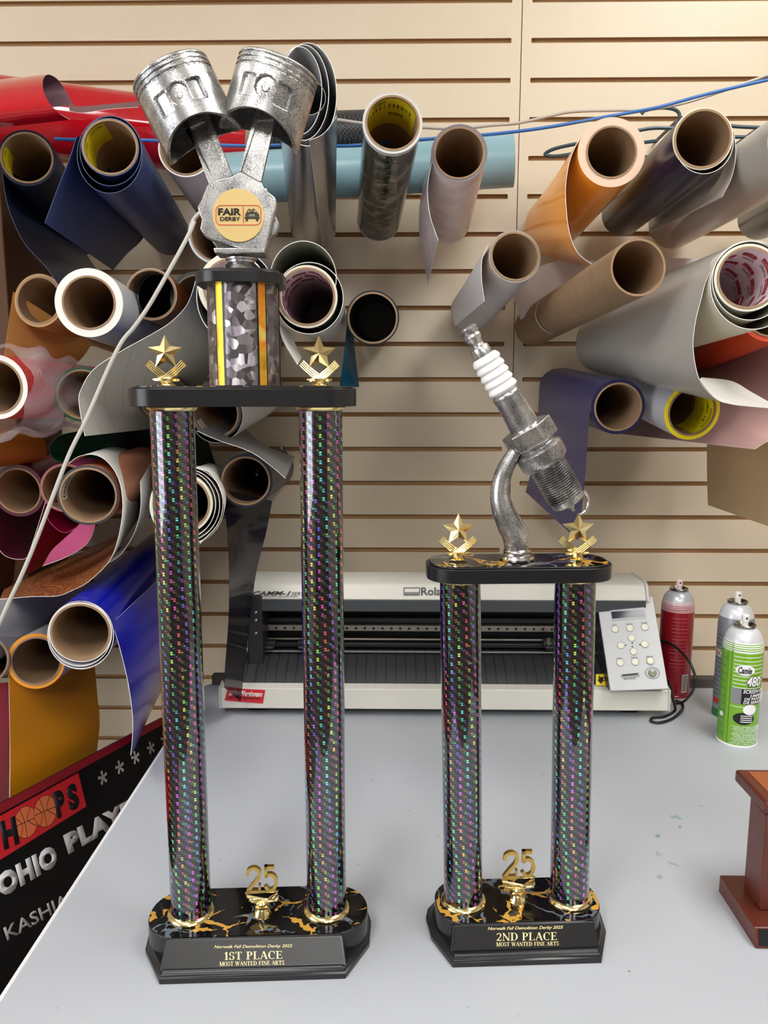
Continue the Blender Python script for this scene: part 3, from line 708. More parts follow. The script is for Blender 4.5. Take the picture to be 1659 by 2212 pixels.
def piston(top, axis_px, Rp, Lp, cut, feats, name):
    """top: pixel of the crown centre, axis_px: pixel direction downwards, Rp/Lp in m"""
    o = f1.q(*top); e = f1.q(top[0]+axis_px[0], top[1]+axis_px[1]); ax = (e-o).normalized(); k = (e-o).length/math.hypot(*axis_px)
    u = ax.cross(f1.N).normalized()          # across, in the picture plane
    if u.dot(f1.X) < 0: u = -u
    fv = -f1.N                               # towards the camera
    NS, NTH = 120, 220; vs = []
    def rad(th, s):
        x = math.atan2(math.sin(th), math.cos(th)); xm = x*Rp/k; sp = s/k    # arc px from the front centre, axial px
        r = Rp
        for (g0, g1) in ((8, 12), (19, 24), (30, 34)): r -= .0014*sst(g0-1, g0+.5, sp)*(1-sst(g1-.5, g1+1, sp))
        if sp < 4: r -= .0016*(1-sp/4)**2
        if abs(x) < 1.25 and feats:
            cs = feats
            d = math.hypot(xm, sp-cs)
            p = sst(26, 31, abs(xm))*(1-sst(56, 60, abs(xm)))*sst(cs-20, cs-14, sp)*(1-sst(cs+20, cs+30, sp))
            r -= .0085*p
            r -= .0070*(1-sst(21, 24, d)); r += .0045*(1-sst(10, 13, d))
        return r
    for i in range(NS+1):
        for j in range(NTH):
            th = 2*PI*j/NTH; Lh = Lp-cut*max(0, abs(math.cos(th)))**1.3*1.0
            if math.cos(th) < 0: Lh = Lp-cut*abs(math.cos(th))**1.3
            s = Lh*i/NS; r = rad(th, s); vs.append(o+ax*s+(u*math.sin(th)+fv*math.cos(th))*r)
    n0 = len(vs)
    for i in range(25):
        for j in range(NTH):
            th = 2*PI*j/NTH; Lh = Lp-cut*abs(math.cos(th))**1.3; s = Lh-(Lh-.012)*i/24; r = Rp-.0032
            vs.append(o+ax*s+(u*math.sin(th)+fv*math.cos(th))*r)
    fs = [(i*NTH+j, i*NTH+(j+1) % NTH, (i+1)*NTH+(j+1) % NTH, (i+1)*NTH+j) for i in range(NS+25) for j in range(NTH)]
    fs += [tuple(range(NTH))[::-1], tuple(n0+24*NTH+j for j in range(NTH))]
    mb = MB(); mb.add(vs, fs); return mb.build(name, ANT, T1, angle=50)
piston((367, 158), (75, 153), .0370, .0700, .0165, 82, 'piston')
piston((603, 147), (-37, 130), .0372, .0660, .0165, 74, 'piston')
# medallion
mo = f1.q(514.5, 465, -.0125); mr = (f1.q(570, 465, -.0125)-mo).length
mb = MB(); mb.lathe([(0, mr), (.0018, mr)], mo, f1.N, 64); med = mb.build('medallion', mat('matte_gold_disc', (212, 184, 122), .4, .25), T1)
def md(px, py): return f1.q(px, py, -.0126)
def emb(px, py): return (420+px/8.295, 380+py/8.295)
RED = mat('emblem_red', (204, 66, 44), .5)
def rr2(x0, y0, x1, y1, r, n=6):
    return [(p.x, p.y) for p in rrect(x0, x1, y0, y1, r, n)]
mb = MB(); ou = rr2(381, 522, 1196, 884, 95); inn = rr2(393, 534, 1184, 872, 84)
mb.ring([md(*emb(*p)) for p in ou], [md(*emb(*p)) for p in inn], -f1.N*.0003); a, b = md(*emb(866, 552)), md(*emb(880, 850))
mb.prism([md(*emb(*p)) for p in ((866, 552), (878, 552), (884, 850), (872, 850))], -f1.N*.0003); mb.build('red_emblem_border', RED, med, smooth=False)
def t2(s, lb, rb, ty, **k): a = md(*emb(*lb)); textobj(s, a, md(*emb(*rb))-a, md(*emb(lb[0], ty))-a, INK, med, **k)
t2('FAIR', (424, 706), (836, 706), 580, offset=.035, depth=.0004); t2('DERBY', (460, 806), (822, 806), 734, offset=.025, depth=.0004)
mb = MB()
def pg(pts): mb.prism([md(*emb(*p)) for p in pts], -f1.N*.0004)
pg([(905, 700), (925, 665), (950, 650), (1100, 650), (1140, 668), (1160, 700), (1150, 728), (920, 728)])
pg([(898, 735), (960, 738), (1110, 738), (1168, 733), (1168, 765), (1140, 775), (1080, 768), (990, 768), (925, 775), (898, 765)])
pg([(915, 765), (958, 765), (955, 812), (925, 815)]); pg([(1098, 765), (1145, 765), (1142, 815), (1110, 812)])
for a, b in (((930, 660), (962, 605)), ((962, 605), (1085, 600)), ((1085, 600), (1130, 660)), ((988, 655), (980, 572)), ((1060, 655), (1062, 570)), ((985, 612), (1065, 655)), ((1060, 612), (985, 655))):
    d = V((b[0]-a[0], b[1]-a[1])).normalized()*3.5; pg([(a[0]-d.y, a[1]+d.x), (a[0]+d.y, a[1]-d.x), (b[0]+d.y, b[1]-d.x), (b[0]-d.y, b[1]+d.x)])
mb.build('car_emblem', INK, med, smooth=False)
mb = MB()
for p in ([(970, 684), (1088, 684), (1082, 724), (976, 724)],): mb.prism([f1.q(*emb(*x), -.01305) for x in p], -f1.N*.0001)
for cx_ in (938, 1122): mb.prism([f1.q(*emb(cx_+11*math.cos(t*PI/4), 694+9*math.sin(t*PI/4)), -.01305) for t in range(8)], -f1.N*.0001)
mb.build('emblem_grille', mat('emblem_grey', (120, 124, 100), .5), med, smooth=False)

# ---------------------------------------------------------------- second place trophy
c2 = P(1115, 1955, .792); c2.z = TABLE; f2 = Frame(c2, RZ)
T2 = empty('trophy', c2, RZ); tag(T2, 'shorter two-column second place demolition derby trophy topped by a large silver and white spark plug', 'trophy')
pl, po2, pn2 = trophy_base(f2, .0985, 0, -.0595, .047, .0895, (-.0385, .0375), .032, .0775, -.039, -.0500, T2, HB)
def pq2(px, py): return onplane(px, py, po2, pn2)
tl('Norwalk Fall Demolition Derby 2025', (1053.8, 2011), (1216.4, 2008), 2002.4, textobj, pl, pq2, depth=.0004, shear=.3)
tl('2ND PLACE', (1071.9, 2032.1), (1203, 2030.2), 2015.4, serif, pl, pq2)
tl('MOST WANTED FINE ARTS', (1071.9, 2044), (1207, 2042), 2035.5, serif, pl, pq2)
ZT2 = .399; R2 = .0211
tc = f2.q(1118, 1262); sx = (tc-f2.c).dot(f2.X)
for s in (-1, 1):
    a = f2.w(.0588*s, 0, HB); b = f2.w(sx+.0597*s, 0, ZT2); ax = (b-a).normalized()
    c = column('column', a, b, R2, HOLO, T2); collar(a, ax, R2, c); collar(b, ax, R2, c, -1)
f2u = Frame(c2, RZ)
plate(f2u, (sx, 0), .0945, .0345, .030, ZT2, .4155, T2)
q2 = f2.q
zp2 = .4161
def pyat(px, z):   # pixel row of the plate top plane under px
    return 0
star_ornament(f2, 989, 1109, 1207, T2, dy=0); star_ornament(f2, 1246, 1107, 1207, T2, dy=0)
year_ornament(f2, 0, 0, T2, base=f2.w(.0005, -.001, HB), k=.00050)
# spark plug
C0 = (1008.5, 706.0); C1 = (1229.6, 1087.0); pa = q2(*C0); pb = q2(*C1); ax = (pb-pa).normalized(); k = (pb-pa).length/math.hypot(C1[0]-C0[0], C1[1]-C0[1])
def L2(prof): return [(a*k, r*k) for a, r in prof]
mb = MB(); mb.lathe(L2([(0, 12), (1.5, 16), (5, 19), (14, 19.5), (19, 16.5), (24, 19), (29, 18), (36, 14), (42, 14), (47, 15), (49, 19), (52, 20.5), (70, 21), (72, 18)]), pa, ax, 48, ref=f2.N)
mb.build('terminal', ANT, T2)
pr = []; rb = [(72, 29)]
n = 5; s0, s1 = 70, 158
pr.append((s0, 22)); pr.append((s0+2, 27))
for i in range(n):
    a = s0+3+(s1-s0-4)*i/n; b = (s1-s0-4)/n; ro_i = 31.5+.4*i
    pr += [(a, ro_i-3.6), (a+b*.3, ro_i-.9), (a+b*.5, ro_i+.4), (a+b*.7, ro_i+.1), (a+b*.88, ro_i-2.8)]
pr.append((s1, 26)); pr.append((s1+2, 24))
mb = MB(); mb.lathe(L2(pr), pa, ax, 56, ref=f2.N); mb.build('white_insulator', mat('white_ceramic', (244, 243, 242), .22, coat=.3), T2)
mb = MB(); mb.lathe(L2([(158, 26), (160, 29), (166, 31.5), (172, 31), (176, 30), (245, 32.5), (250, 33)]), pa, ax, 56, ref=f2.N)
mb.lathe(L2([(284, 44), (289, 44), (293, 41), (297, 44), (300, 51), (303, 53.5), (328, 53.5), (334, 51), (338, 46), (342, 40)]), pa, ax, 64, ref=f2.N)
shell = mb.build('steel_shell', ANT, T2)
mb = MB(); u, v = basis(ax, f2.N)
hx = []
for (s_, r_) in ((244, 44), (247, 54), (284, 54), (287, 48)):
    for i in range(6):
        t = math.radians(60*i+42); hx.append(pa+ax*(s_*k)+(u*math.cos(t)+v*math.sin(t))*r_*k*1.07)
mb.add(hx, [(a*6+i, a*6+(i+1) % 6, (a+1)*6+(i+1) % 6, (a+1)*6+i) for a in range(3) for i in range(6)]+[tuple(range(6))[::-1], tuple(18+i for i in range(6))])
mb.build('hex_nut', ANT, T2, bevel=.0008, smooth=True)
th = [(340, 36)]
for i in range(15): a = 344+i*5.3; th += [(a, 34.5), (a+2.2, 41), (a+2.9, 41), (a+5.0, 34.5)]
th += [(424, 34.5), (426, 37.5), (437, 36.5), (440, 33), (440, 12), (444, 11.5), (445, 8), (452, 7), (453, 4), (461, 3)]
mb = MB(); mb.lathe(L2(th), pa, ax, 64, ref=f2.N); mb.build('threaded_barrel', ANT, T2)
def cr(x, y): return (900+x/3.6863, 680+y/3.6863)
mb = MB(); mb.tube([q2(*cr(x, y)) for x, y in ((1325, 1400), (1350, 1430), (1366, 1480), (1360, 1530), (1335, 1570), (1300, 1592))], .0017, 8, sm=4); mb.build('ground_strap', ANT, T2)
path = [(800, 1075, 13), (760, 1130, 16), (690, 1270, 19), (664, 1420, 21), (688, 1550, 25), (742, 1670, 28.5), (788, 1760, 30), (792, 1830, 28), (788, 1865, 26)]
mb = MB(); mb.tube([q2(*cr(x, y)) for x, y, r in path], [r*k for _, _, r in path], 32, sm=8); mb.build('curved_stand', ANT, T2)
bx = (q2(1117, 1190)-f2.c).dot(f2.X); bp = f2.w(bx, 0, zp2)
mb = MB(); mb.lathe([(0, .0172), (.0022, .0178), (.0045, .0165), (.0055, .0142), (.0075, .0138), (.009, .0142), (.0105, .0136), (.0125, .011)], bp, (0, 0, 1), 56); mb.build('stand_foot', mat('bright_silver2', (196, 195, 192), .22, 1.), T2)

# ---------------------------------------------------------------- vinyl cutter on the table
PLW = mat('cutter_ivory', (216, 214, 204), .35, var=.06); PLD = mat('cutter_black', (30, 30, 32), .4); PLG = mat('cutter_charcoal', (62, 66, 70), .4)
def zat(px, py, Y): return P(px, py, Y).z
plx0, plx1 = P(477, 1510, 1.35).x, P(1445, 1510, 1.35).x
ux0, ux1 = P(532, 1280, 1.42).x, P(1397, 1280, 1.42).x
pc = empty('vinyl_cutter', ((plx0+plx1)/2, 1.42, TABLE)); tag(pc, 'white and black desktop vinyl cutting plotter standing at the back of the table', 'vinyl cutter')
def bx(name, x0, x1, y0, y1, z0, z1, m, parent=pc, bevel=.002):
    b = MB(); b.box(((x0+x1)/2, (y0+y1)/2, (z0+z1)/2), (x1-x0, y1-y0, z1-z0)); return b.build(name, m, parent, bevel=bevel)
zt0, zt1 = zat(960, 1533, 1.35), zat(960, 1490, 1.352)
def xprism(name, yz, x0, x1, m, parent=pc, bevel=.0015):
    b = MB(); b.prism([(x0, y, z) for y, z in yz], (x1-x0, 0, 0)); return b.build(name, m, parent, bevel=bevel)
tray = xprism('front_cover', [(1.35, zt0), (1.353, zt1), (1.372, zt1+.004), (1.372, zt0)], plx0, plx1, PLW)
for x0, x1 in ((plx0-.004, plx0), (plx1, plx1+.004)): xprism('cover_end', [(1.349, zt0-.001), (1.352, zt1+.001), (1.378, zt1+.006), (1.378, zt0-.001)], x0, x1, mat('cover_end_grey', (200, 200, 194), .4), tray)
zp1 = zat(960, 1410, 1.45); zpb = TABLE+.012
# curved platen
pts = [(1.365, zpb+.01), (1.366, zt1-.006), (1.373, zt1+.001), (1.385, zt1+.012), (1.405, zt1+.024), (1.44, zp1), (1.49, zp1+.004), (1.49, zpb+.01)]
def m_platen():
    k = NT('ribbed_platen'); w_ = k.n('ShaderNodeTexWave', bands_direction='X'); w_.inputs['Scale'].default_value = 17; k.l(k.obj(), w_.inputs[0])
    k.l(k.ramp(w_.outputs[1], [(0, srgb((22, 22, 24))), (.08, srgb((48, 49, 52)))]), k.b.inputs['Base Color']); k.b.inputs['Roughness'].default_value = .5; return k.m
xprism('platen', pts, plx0+.03, plx1-.03, m_platen())
zr0, zr1 = zp1, zat(960, 1318, 1.425)
zc1 = zat(960, 1262, 1.43)
bx('back_panel', ux0+.006, ux1-.006, 1.505, 1.515, TABLE+.02, zc1-.03, PLD)
bx('side_frame', ux0+.002, ux0+.03, 1.41, 1.51, TABLE+.02, zc1-.02, PLD)
bx('side_frame', P(1330, 1400, 1.42).x-.01, ux1-.002, 1.445, 1.51, TABLE+.02, zc1-.02, PLD)
zw0, zw1 = zat(960, 1297, 1.415), zat(960, 1262, 1.43)
top = xprism('top_cover', [(1.415, zw0), (1.43, zw1), (1.445, zw1+.005), (1.52, zw1+.002), (1.52, zw0-.02), (1.43, zw0-.004)], ux0, ux1, PLW, bevel=.003)
xprism('cover_lip', [(1.412, zr1), (1.414, zw0+.0005), (1.44, zw0+.0005), (1.44, zr1)], ux0+.002, ux1-.002, PLG)
xprism('cover_end', [(1.413, zw0-.001), (1.429, zw1+.001), (1.445, zw1+.006), (1.521, zw1+.003), (1.521, zw0-.02)], ux1, ux1+.005, mat('cover_end_grey', (200, 200, 194), .4), top)
RAIL = mat('steel_rail', (150, 142, 134), .35, .7)
zra, zrb = zat(960, 1364, 1.47), zat(960, 1352, 1.47)
rx0 = P(562, 1358, 1.47).x; rx1 = P(1345, 1358, 1.47).x
rail = bx('linear_rail', rx0, rx1, 1.47, 1.478, zra, zrb, RAIL, bevel=.0005)
for i in range(38):
    x = rx0+.014+i*.0172
    if x > rx1-.01: break
    b = MB(); b.lathe([(0, .0026), (.0006, .0026)], (x, 1.4692, (zra+zrb)/2), (0, 1, 0), 14); b.build('rail_screw', mat('screw_dark', (40, 36, 34), .4, .5), rail)
zs = zat(960, 1383, 1.46)
bx('pinch_shaft', rx0, rx1, 1.462, 1.467, zs-.002, zs+.002, RAIL, bevel=.0015)
bx('black_rail', rx0-.01, rx1, 1.482, 1.50, zat(960, 1348, 1.48), zat(960, 1336, 1.48), PLD)
bx('guide_beam', rx0-.01, rx1, 1.455, 1.50, zat(960, 1400, 1.455), zat(960, 1390, 1.455), PLD)
zg = zat(960, 1407, 1.442); bx('cutting_strip', rx0-.012, rx1, 1.436, 1.441, zg-.001, zg+.0015, mat('steel_strip', (150, 152, 154), .35, .6), bevel=.0004)
# pinch rollers
for px in (583, 655, 1185):
    p = P(px, 1390, 1.445); b = MB(); b.box(p, (.022, .018, .012)); b.box(p+V((0, -.008, -.006)), (.012, .012, .008))
    b.lathe([(0, .004), (.016, .004)], p+V((-.008, -.012, -.004)), (1, 0, 0), 14); b.build('pinch_roller', PLD, pc, bevel=.0015)
p = P(1186, 1390, 1.43); b = MB(); b.lathe([(0, .0045), (.012, .0045), (.013, .003)][::-1], p, V((.15, .9, .35)), 18); b.build('roller_lever', RAIL, pc)
for py in (1324, 1341, 1369):
    b = MB(); b.lathe([(0, .0018), (.0015, .0032), (.003, .0032)], P(552, py, 1.408), (0, 1, 0), 12); b.build('frame_screw', mat('screw_steel', (150, 148, 146), .3, .9), pc)
# feet and shadowed underside
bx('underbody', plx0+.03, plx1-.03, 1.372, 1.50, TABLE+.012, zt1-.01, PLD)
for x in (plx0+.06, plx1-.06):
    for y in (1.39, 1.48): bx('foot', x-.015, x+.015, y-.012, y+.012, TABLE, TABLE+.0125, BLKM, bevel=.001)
# control panel
tlp, trp, brp, blp = P(1290, 1297, 1.425), P(1410, 1288, 1.425), P(1444, 1488, 1.33), P(1319, 1492, 1.33)
nr = (trp-tlp).cross(blp-tlp).normalized()
if nr.y > 0: nr = -nr
b = MB(); b.prism([tlp, trp, brp, blp], -nr*.006); PANELM = mat('panel_silver', (196, 198, 200), .4); cp = b.build('control_panel', PANELM, pc, bevel=.001)
b = MB(); dz = V((0, .1, 0)); vs = [tlp-nr*.006, trp-nr*.006, brp-nr*.006, blp-nr*.006]; bk = [V((p.x, 1.505, max(p.z-.01, TABLE+.045))) for p in vs]
b.add([p for p in vs]+bk, [(0, 1, 2, 3), (7, 6, 5, 4), (0, 4, 5, 1), (1, 5, 6, 2), (2, 6, 7, 3), (3, 7, 4, 0)]); b.build('control_housing', PLD, pc, bevel=.003)
def pp(u, v): return tlp.lerp(trp, u).lerp(blp.lerp(brp, u), v)
def cpx(x, y): return onplane(960+x/2.9625, 1220+y/2.9625, tlp, nr)+nr*.0002
def quad(pts, m, name, parent, d=.0006): b = MB(); b.prism([cpx(*p) for p in pts], nr*d); return b.build(name, m, parent, smooth=False)
scr = quad([(1060, 290), (1280, 272), (1292, 342), (1070, 360)], mat('display_bezel', (170, 174, 178), .3), 'display', cp)
quad([(1066, 302), (1277, 287), (1285, 330), (1074, 346)], mat('display_glass', (38, 42, 56), .12), 'display_glass', scr, .0009)
for (x, y, t, tw) in ((1092, 413, 'TEST', 32), (1187, 407, 'ORIGIN', 44), (1282, 400, 'PAUSE', 38), (1197, 469, '', 0), (1129, 517, '', 0), (1281, 509, '', 0), (1210, 556, '', 0), (1125, 627, 'MENU', 38), (1220, 622, 'FORCE', 42), (1318, 616, 'ENTER', 42)):
    p = cpx(x, y); b = MB(); b.lathe([(0, .0072), (.0004, .0072)], p-nr*.0002, nr, 28); rg = b.build('button_ring', mat('ring_grey', (150, 152, 154), .4), cp, smooth=False)
    b = MB(); b.lathe([(0, .0060), (.0015, .0060), (.0022, .0048)], p, nr, 28); b.build('button', mat('button_cream', (228, 226, 206), .35), rg)
    if t: a = cpx(x-tw/2-4, y-22); textobj(t, a, cpx(x+tw/2-4, y-24)-a, cpx(x-tw/2-5, y-31)-a, mat('panel_print', (90, 92, 96), .5), cp, depth=.0003)
for (pa_, pb_) in (((1150, 515), (1166, 514)), ((1240, 511), (1256, 510))):
    a, c_ = cpx(*pa_), cpx(*pb_); b = MB(); up_ = (cpx(pa_[0], pa_[1]-5)-a); b.prism([a-up_*.2, c_-up_, c_+up_*.6], nr*.0003); b.build('arrow_mark', INK, cp, smooth=False)
for y0_, y1_ in ((505, 493), (520, 532)):
    b = MB(); b.prism([cpx(1196, y0_), cpx(1208, y0_), cpx(1202, y1_)], nr*.0003); b.build('arrow_mark', INK, cp, smooth=False)
p = cpx(1331, 692)
b = MB(); b.ring([p+V((math.cos(t)*.0125, 0, math.sin(t)*.0125))-nr*(V((math.cos(t)*.0125, 0, math.sin(t)*.0125)).dot(nr)) for t in [i*PI/18 for i in range(36)]], [p+V((math.cos(t)*.0118, 0, math.sin(t)*.0118))-nr*(V((math.cos(t)*.0118, 0, math.sin(t)*.0118)).dot(nr)) for t in [i*PI/18 for i in range(36)]], nr*.0003); b.build('power_ring', INK, cp, smooth=False)
b = MB(); b.lathe([(0, .0072), (.001, .0072), (.0026, .0062), (.003, .003)], p, nr, 28); b.build('power_button', mat('power_green', (130, 138, 118), .2), cp)
sl_ = quad([(1128, 702), (1244, 690), (1248, 714), (1132, 726)], mat('slider_grey', (150, 152, 154), .4), 'force_slider', cp)
quad([(1137, 704), (1236, 694), (1238, 704), (1139, 714)], INK, 'slider_slot', sl_, .0009)
a = cpx(1150, 737); textobj('PEN FORCE', a, cpx(1224, 731)-a, cpx(1149, 727)-a, mat('panel_print', (90, 92, 96), .5), cp, depth=.0003)
# printing on the cutter
def fq(px, py, Y=None): return P(px, py, Y)
DG = mat('print_grey', (84, 86, 90), .5)
nt = V((0, -(zw1-zw0), .015)).normalized(); tp = V((0, 1.415, zw0))+nt*.0012
def tq(px, py): return onplane(px, py, tp, nt)
def ttx(s, l, r, ty, m, par, qf, **k): a = qf(*l); textobj(s, a, qf(*r)-a, qf(l[0], ty)-a, m, par, **k)
ttx('CAMM-1', (546, 1286), (629, 1286), 1277, DG, top, tq, offset=.03, shear=.35); ttx('SERVO', (629, 1286), (668, 1286), 1279, DG, top, tq, shear=.3)
ttx('Desktop Sign Maker for Roland DG Corporation', (564, 1290), (643, 1290), 1287, DG, top, tq, shear=.2)
ttx('Roland', (910, 1286), (978, 1286), 1269, DG, top, tq, offset=.01)
def tpoly(pts, m, name): b = MB(); b.prism([tq(*p) for p in pts], nt*.0004); return b.build(name, m, top, smooth=False)
b = MB(); b.ring([tq(*p) for p in ((872, 1269), (907, 1269), (907, 1281), (872, 1281))], [tq(*p) for p in ((873.5, 1270.5), (905.5, 1270.5), (905.5, 1279.5), (873.5, 1279.5))], nt*.0004); b.build('logo_box', DG, top, smooth=False)
tpoly([(872, 1282.5), (907, 1282.5), (907, 1286), (872, 1286)], DG, 'logo_bar')
nf = V((0, -(zt1-zt0), .003)).normalized(); fp = V((0, 1.35, zt0))+nf*.0008
def fr_(px, py): return onplane(px, py, fp, nf)
st = MB(); st.prism([fr_(*p) for p in ((492, 1486.5), (573, 1490.5), (568, 1519.5), (485, 1513))], nf*.0004); stk = st.build('red_sticker', mat('sticker_red', (206, 34, 44), .35), tray, smooth=False)
fp2 = fp+nf*.0005
def fs_(px, py): return onplane(px, py, fp2, nf)
a = fs_(494, 1502.5); textobj('SIGNWarehouse', a, fs_(566, 1505.5)-a, fs_(496, 1490.5)-a, mat('print_white', (240, 240, 240), .5), stk, offset=.03, depth=.0003)
a = fs_(492, 1509); textobj('NEED TO RE-ORDER MATERIAL?', a, fs_(564, 1512)-a, fs_(492.5, 1504)-a, INK, stk, offset=.01, depth=.0003)
# yellow warning label at the right of the platen
ys = MB(); npl = V((0, -.7, .7)).normalized(); o0 = P(1300, 1470, 1.372)
def yq(px, py): return onplane(px, py, o0, npl)
ys.prism([yq(*p) for p in ((1287, 1457), (1306, 1457), (1310, 1481), (1287, 1481))], npl*.002); yl = ys.build('warning_label', mat('warning_yellow', (234, 206, 30), .4), pc, smooth=False)
ym = MB()
for pl_ in ([(1290, 1470), (1300, 1463), (1302, 1472), (1297, 1478)], [(1298, 1466), (1306, 1462), (1301, 1470)], [(1300, 1470), (1308, 1470), (1300, 1474)], [(1292, 1466), (1294, 1460), (1298, 1467)]):
    ym.prism([yq(*p)+npl*.0022 for p in pl_], npl*.0005)
ym.build('hand_symbol', INK, yl, smooth=False)
# dark strip behind the cutter
b = MB(); x0, x1 = P(458, 1465, 1.505).x, P(1572, 1465, 1.505).x
# rubber mat strip along the rear edge
b.prism([p for p in rrect(x0, x1, 1.50, 1.522, .004, z=TABLE)], (0, 0, .019)); o = b.build('foam_strip', mat('charcoal_foam', (74, 70, 66), .7), bevel=.001); tag(o, 'charcoal foam strip lying on the table edge behind the vinyl cutter', 'foam strip')
# power cable of the cutter
CB = mat('black_cable', (18, 18, 19), .4)
def cable(name, pts, r, m, label, cat_, sm=10, parent=None):
    b = MB(); b.tube(pts, r, 10, sm=sm); o = b.build(name, m, parent)
    if label: tag(o, label, cat_)
    return o
def c7(x, y): return (1390+x/5.532, 1220+y/5.532)
def Gt(x, y, dz=.003): return G(x, y, TABLE+dz)
cp_ = [P(*c7(150, 900), 1.46), P(*c7(300, 930), 1.44), P(*c7(440, 1030), 1.40), P(*c7(560, 1180), 1.37), P(*c7(618, 1370), 1.355), P(*c7(570, 1540), 1.34), Gt(*c7(470, 1640)), Gt(*c7(395, 1625)), Gt(*c7(385, 1660)), Gt(*c7(450, 1650)), Gt(*c7(470, 1720)), Gt(*c7(360, 1830)), Gt(*c7(200, 1885)), Gt(*c7(95, 1870)), Gt(*c7(110, 1830)), Gt(*c7(260, 1810)), Gt(*c7(375, 1740)), P(*c7(350, 1600), 1.36), P(*c7(330, 1480), 1.40), P(*c7(290, 1380), 1.45)]
cable('power_cable', cp_, .0024, CB, 'black power cable looping over the table right of the cutter', 'cable')

# ---------------------------------------------------------------- spray cans
def can(px, py_base_front, Yc, rad, label, cmap, hbody=.205, name='spray_can', stripes=None):
    base = P(px, 1500, Yc); base.z = TABLE; root = empty(name, base); tag(root, label, 'spray can', 'aerosol spray cans')
    r = rad; h = hbody
    body_c, cone_c, rim_c = cmap
    mb = MB(); mb.lathe([(0, r-.001), (.0012, r+.0003), (.004, r+.0003), (.005, r-.0006), (.007, r), (h*.80, r)], base, (0, 0, 1), 56)
    bd = mb.build('can_body', [body_c], root)
    prof = []
    for i in range(13):
        t = i/12; prof.append((h*.80+h*.17*math.sin(t*PI/2*.98), .0125+(r-.0125)*math.cos(t*PI/2)**.9 if t < 1 else .0125))
    zs_ = h*.865
    lo = [p for p in prof if p[0] <= zs_]; hi = [lo[-1]]+[p for p in prof if p[0] > zs_]
    mb = MB(); mb.lathe(lo, base, (0, 0, 1), 56, cap=False); mb.build('striped_shoulder', [body_c], root)
    mb = MB(); mb.lathe(hi, base, (0, 0, 1), 56, cap=False); mb.build('dome', [cone_c], root)
    z = prof[-1][0]
    mb = MB(); mb.lathe([(z-.001, .0135), (z+.002, .0172), (z+.004, .0176), (z+.005, .0166), (z+.003, .0145), (z+.0005, .012), (z+.0008, .001)], base, (0, 0, 1), 40); mb.build('valve_cup', mat('tin_rim', (170, 168, 160), .25, 1.), root)
    mb = MB(); mb.lathe([(z, .0052), (z+.009, .0052), (z+.0095, .0062), (z+.020, .0058), (z+.021, .005)], base, (0, 0, 1), 24); nz = mb.build('nozzle', rim_c, root)
    mb = MB(); mb.lathe([(0, .0017), (.0006, .0017)], base+V((.0018*0, -.0062, z+.0155)), (0, 1, 0), 14); mb.build('nozzle_hole', INK, nz)
    if stripes:
        sm_, zz = stripes
        for zc_, th_ in zz:
            # follow the shoulder profile
            rr = r
            for (a, b_) in zip(prof, prof[1:]):
                if a[0] <= zc_*h <= b_[0]: rr = a[1]+(b_[1]-a[1])*(zc_*h-a[0])/(b_[0]-a[0])
            mb = MB(); mb.lathe([(zc_*h-th_/2, rr+.0003), (zc_*h+th_/2, rr+.0003-(.0004 if zc_ > .81 else 0))], base, (0, 0, 1), 56, cap=False); mb.build('label_stripe', sm_, bd)
    return root, base, bd, r, h
ANG = 0
def onwrap(bd, base, r, a0, a1, z0, z1, m, name='label_panel', e=.0004, n=14):
    a0 += ANG; a1 += ANG
    """patch wrapped on a can; angles in degrees, -90 faces the room"""
    mb = MB(); vs = []
    for z in (z0, z1):
        for i in range(n):
            t = math.radians(a0+(a1-a0)*i/(n-1)); vs.append(base+V(((r+e)*math.cos(t), (r+e)*math.sin(t), z)))
    mb.add(vs, [(i, i+1, n+i+1, n+i) for i in range(n-1)]); return mb.build(name, m, bd)
def wraptext(s, bd, base, r, a0, a1, z0, z1, m, **k):
    a0 += ANG; a1 += ANG
    L = math.radians(a1-a0)*r; o = textobj(s, (0, 0, 0), (L, 0, 0), (0, 0, z1-z0), m, bd, depth=.0003, **k)
    for v in o.data.vertices:
        t = math.radians(a0)+v.co.x/r; d = r+.0005-v.co.y; v.co = base+V((d*math.cos(t), d*math.sin(t), z0+v.co.z))
    return o
WPR = mat('print_white', (240, 240, 240), .5)
RED1 = mat('can_red', (150, 20, 34), .3, coat=.4, var=.15)
SH = [(.80+i*.0145, .0017) for i in range(7)]
ANG = -19
root, base, bd, r, h = can(1453, 1492, 1.475, .0305, 'tall red spray can with white hoops and a barcode standing behind the cutter cable', (RED1, mat('can_dome_grey', (186, 190, 196), .3, .3), mat('nozzle_pinkish', (224, 206, 200), .5)), .213, stripes=(mat('hoop_pink', (226, 196, 200), .3), SH))
MUT = mat('can_red_print', (172, 70, 80), .4)
onwrap(bd, base, r, -62, -38, .012, .048, mat('barcode_white', (196, 196, 190), .5)); 
for i in range(9): onwrap(bd, base, r, -60, -41, .015+i*.0036, .0168+i*.0036, INK, 'barcode_bar', e=.0006)
for i in range(15): onwrap(bd, base, r, -112+random.random()*10, -52, .062+i*.0068, .0632+i*.0068+.0006*(i % 3), MUT, 'text_line', e=.0004)
ANG = -23
root, base, bd, r, h = can(1579, 1525, 1.375, .0305, 'tall white and grey spray can mostly hidden behind the green can', (mat('can_silver', (150, 154, 162), .3, .3, var=.2), mat('can_dome_white', (214, 216, 220), .3, .2), mat('nozzle_white', (238, 236, 230), .4)), .2160)
onwrap(bd, base, r, -170, -60, .0, .014, mat('can_green_dark', (30, 110, 60), .4), e=.0006); onwrap(bd, base, r, -170, -95, .112, .127, mat('barcode_white', (196, 196, 190), .5))
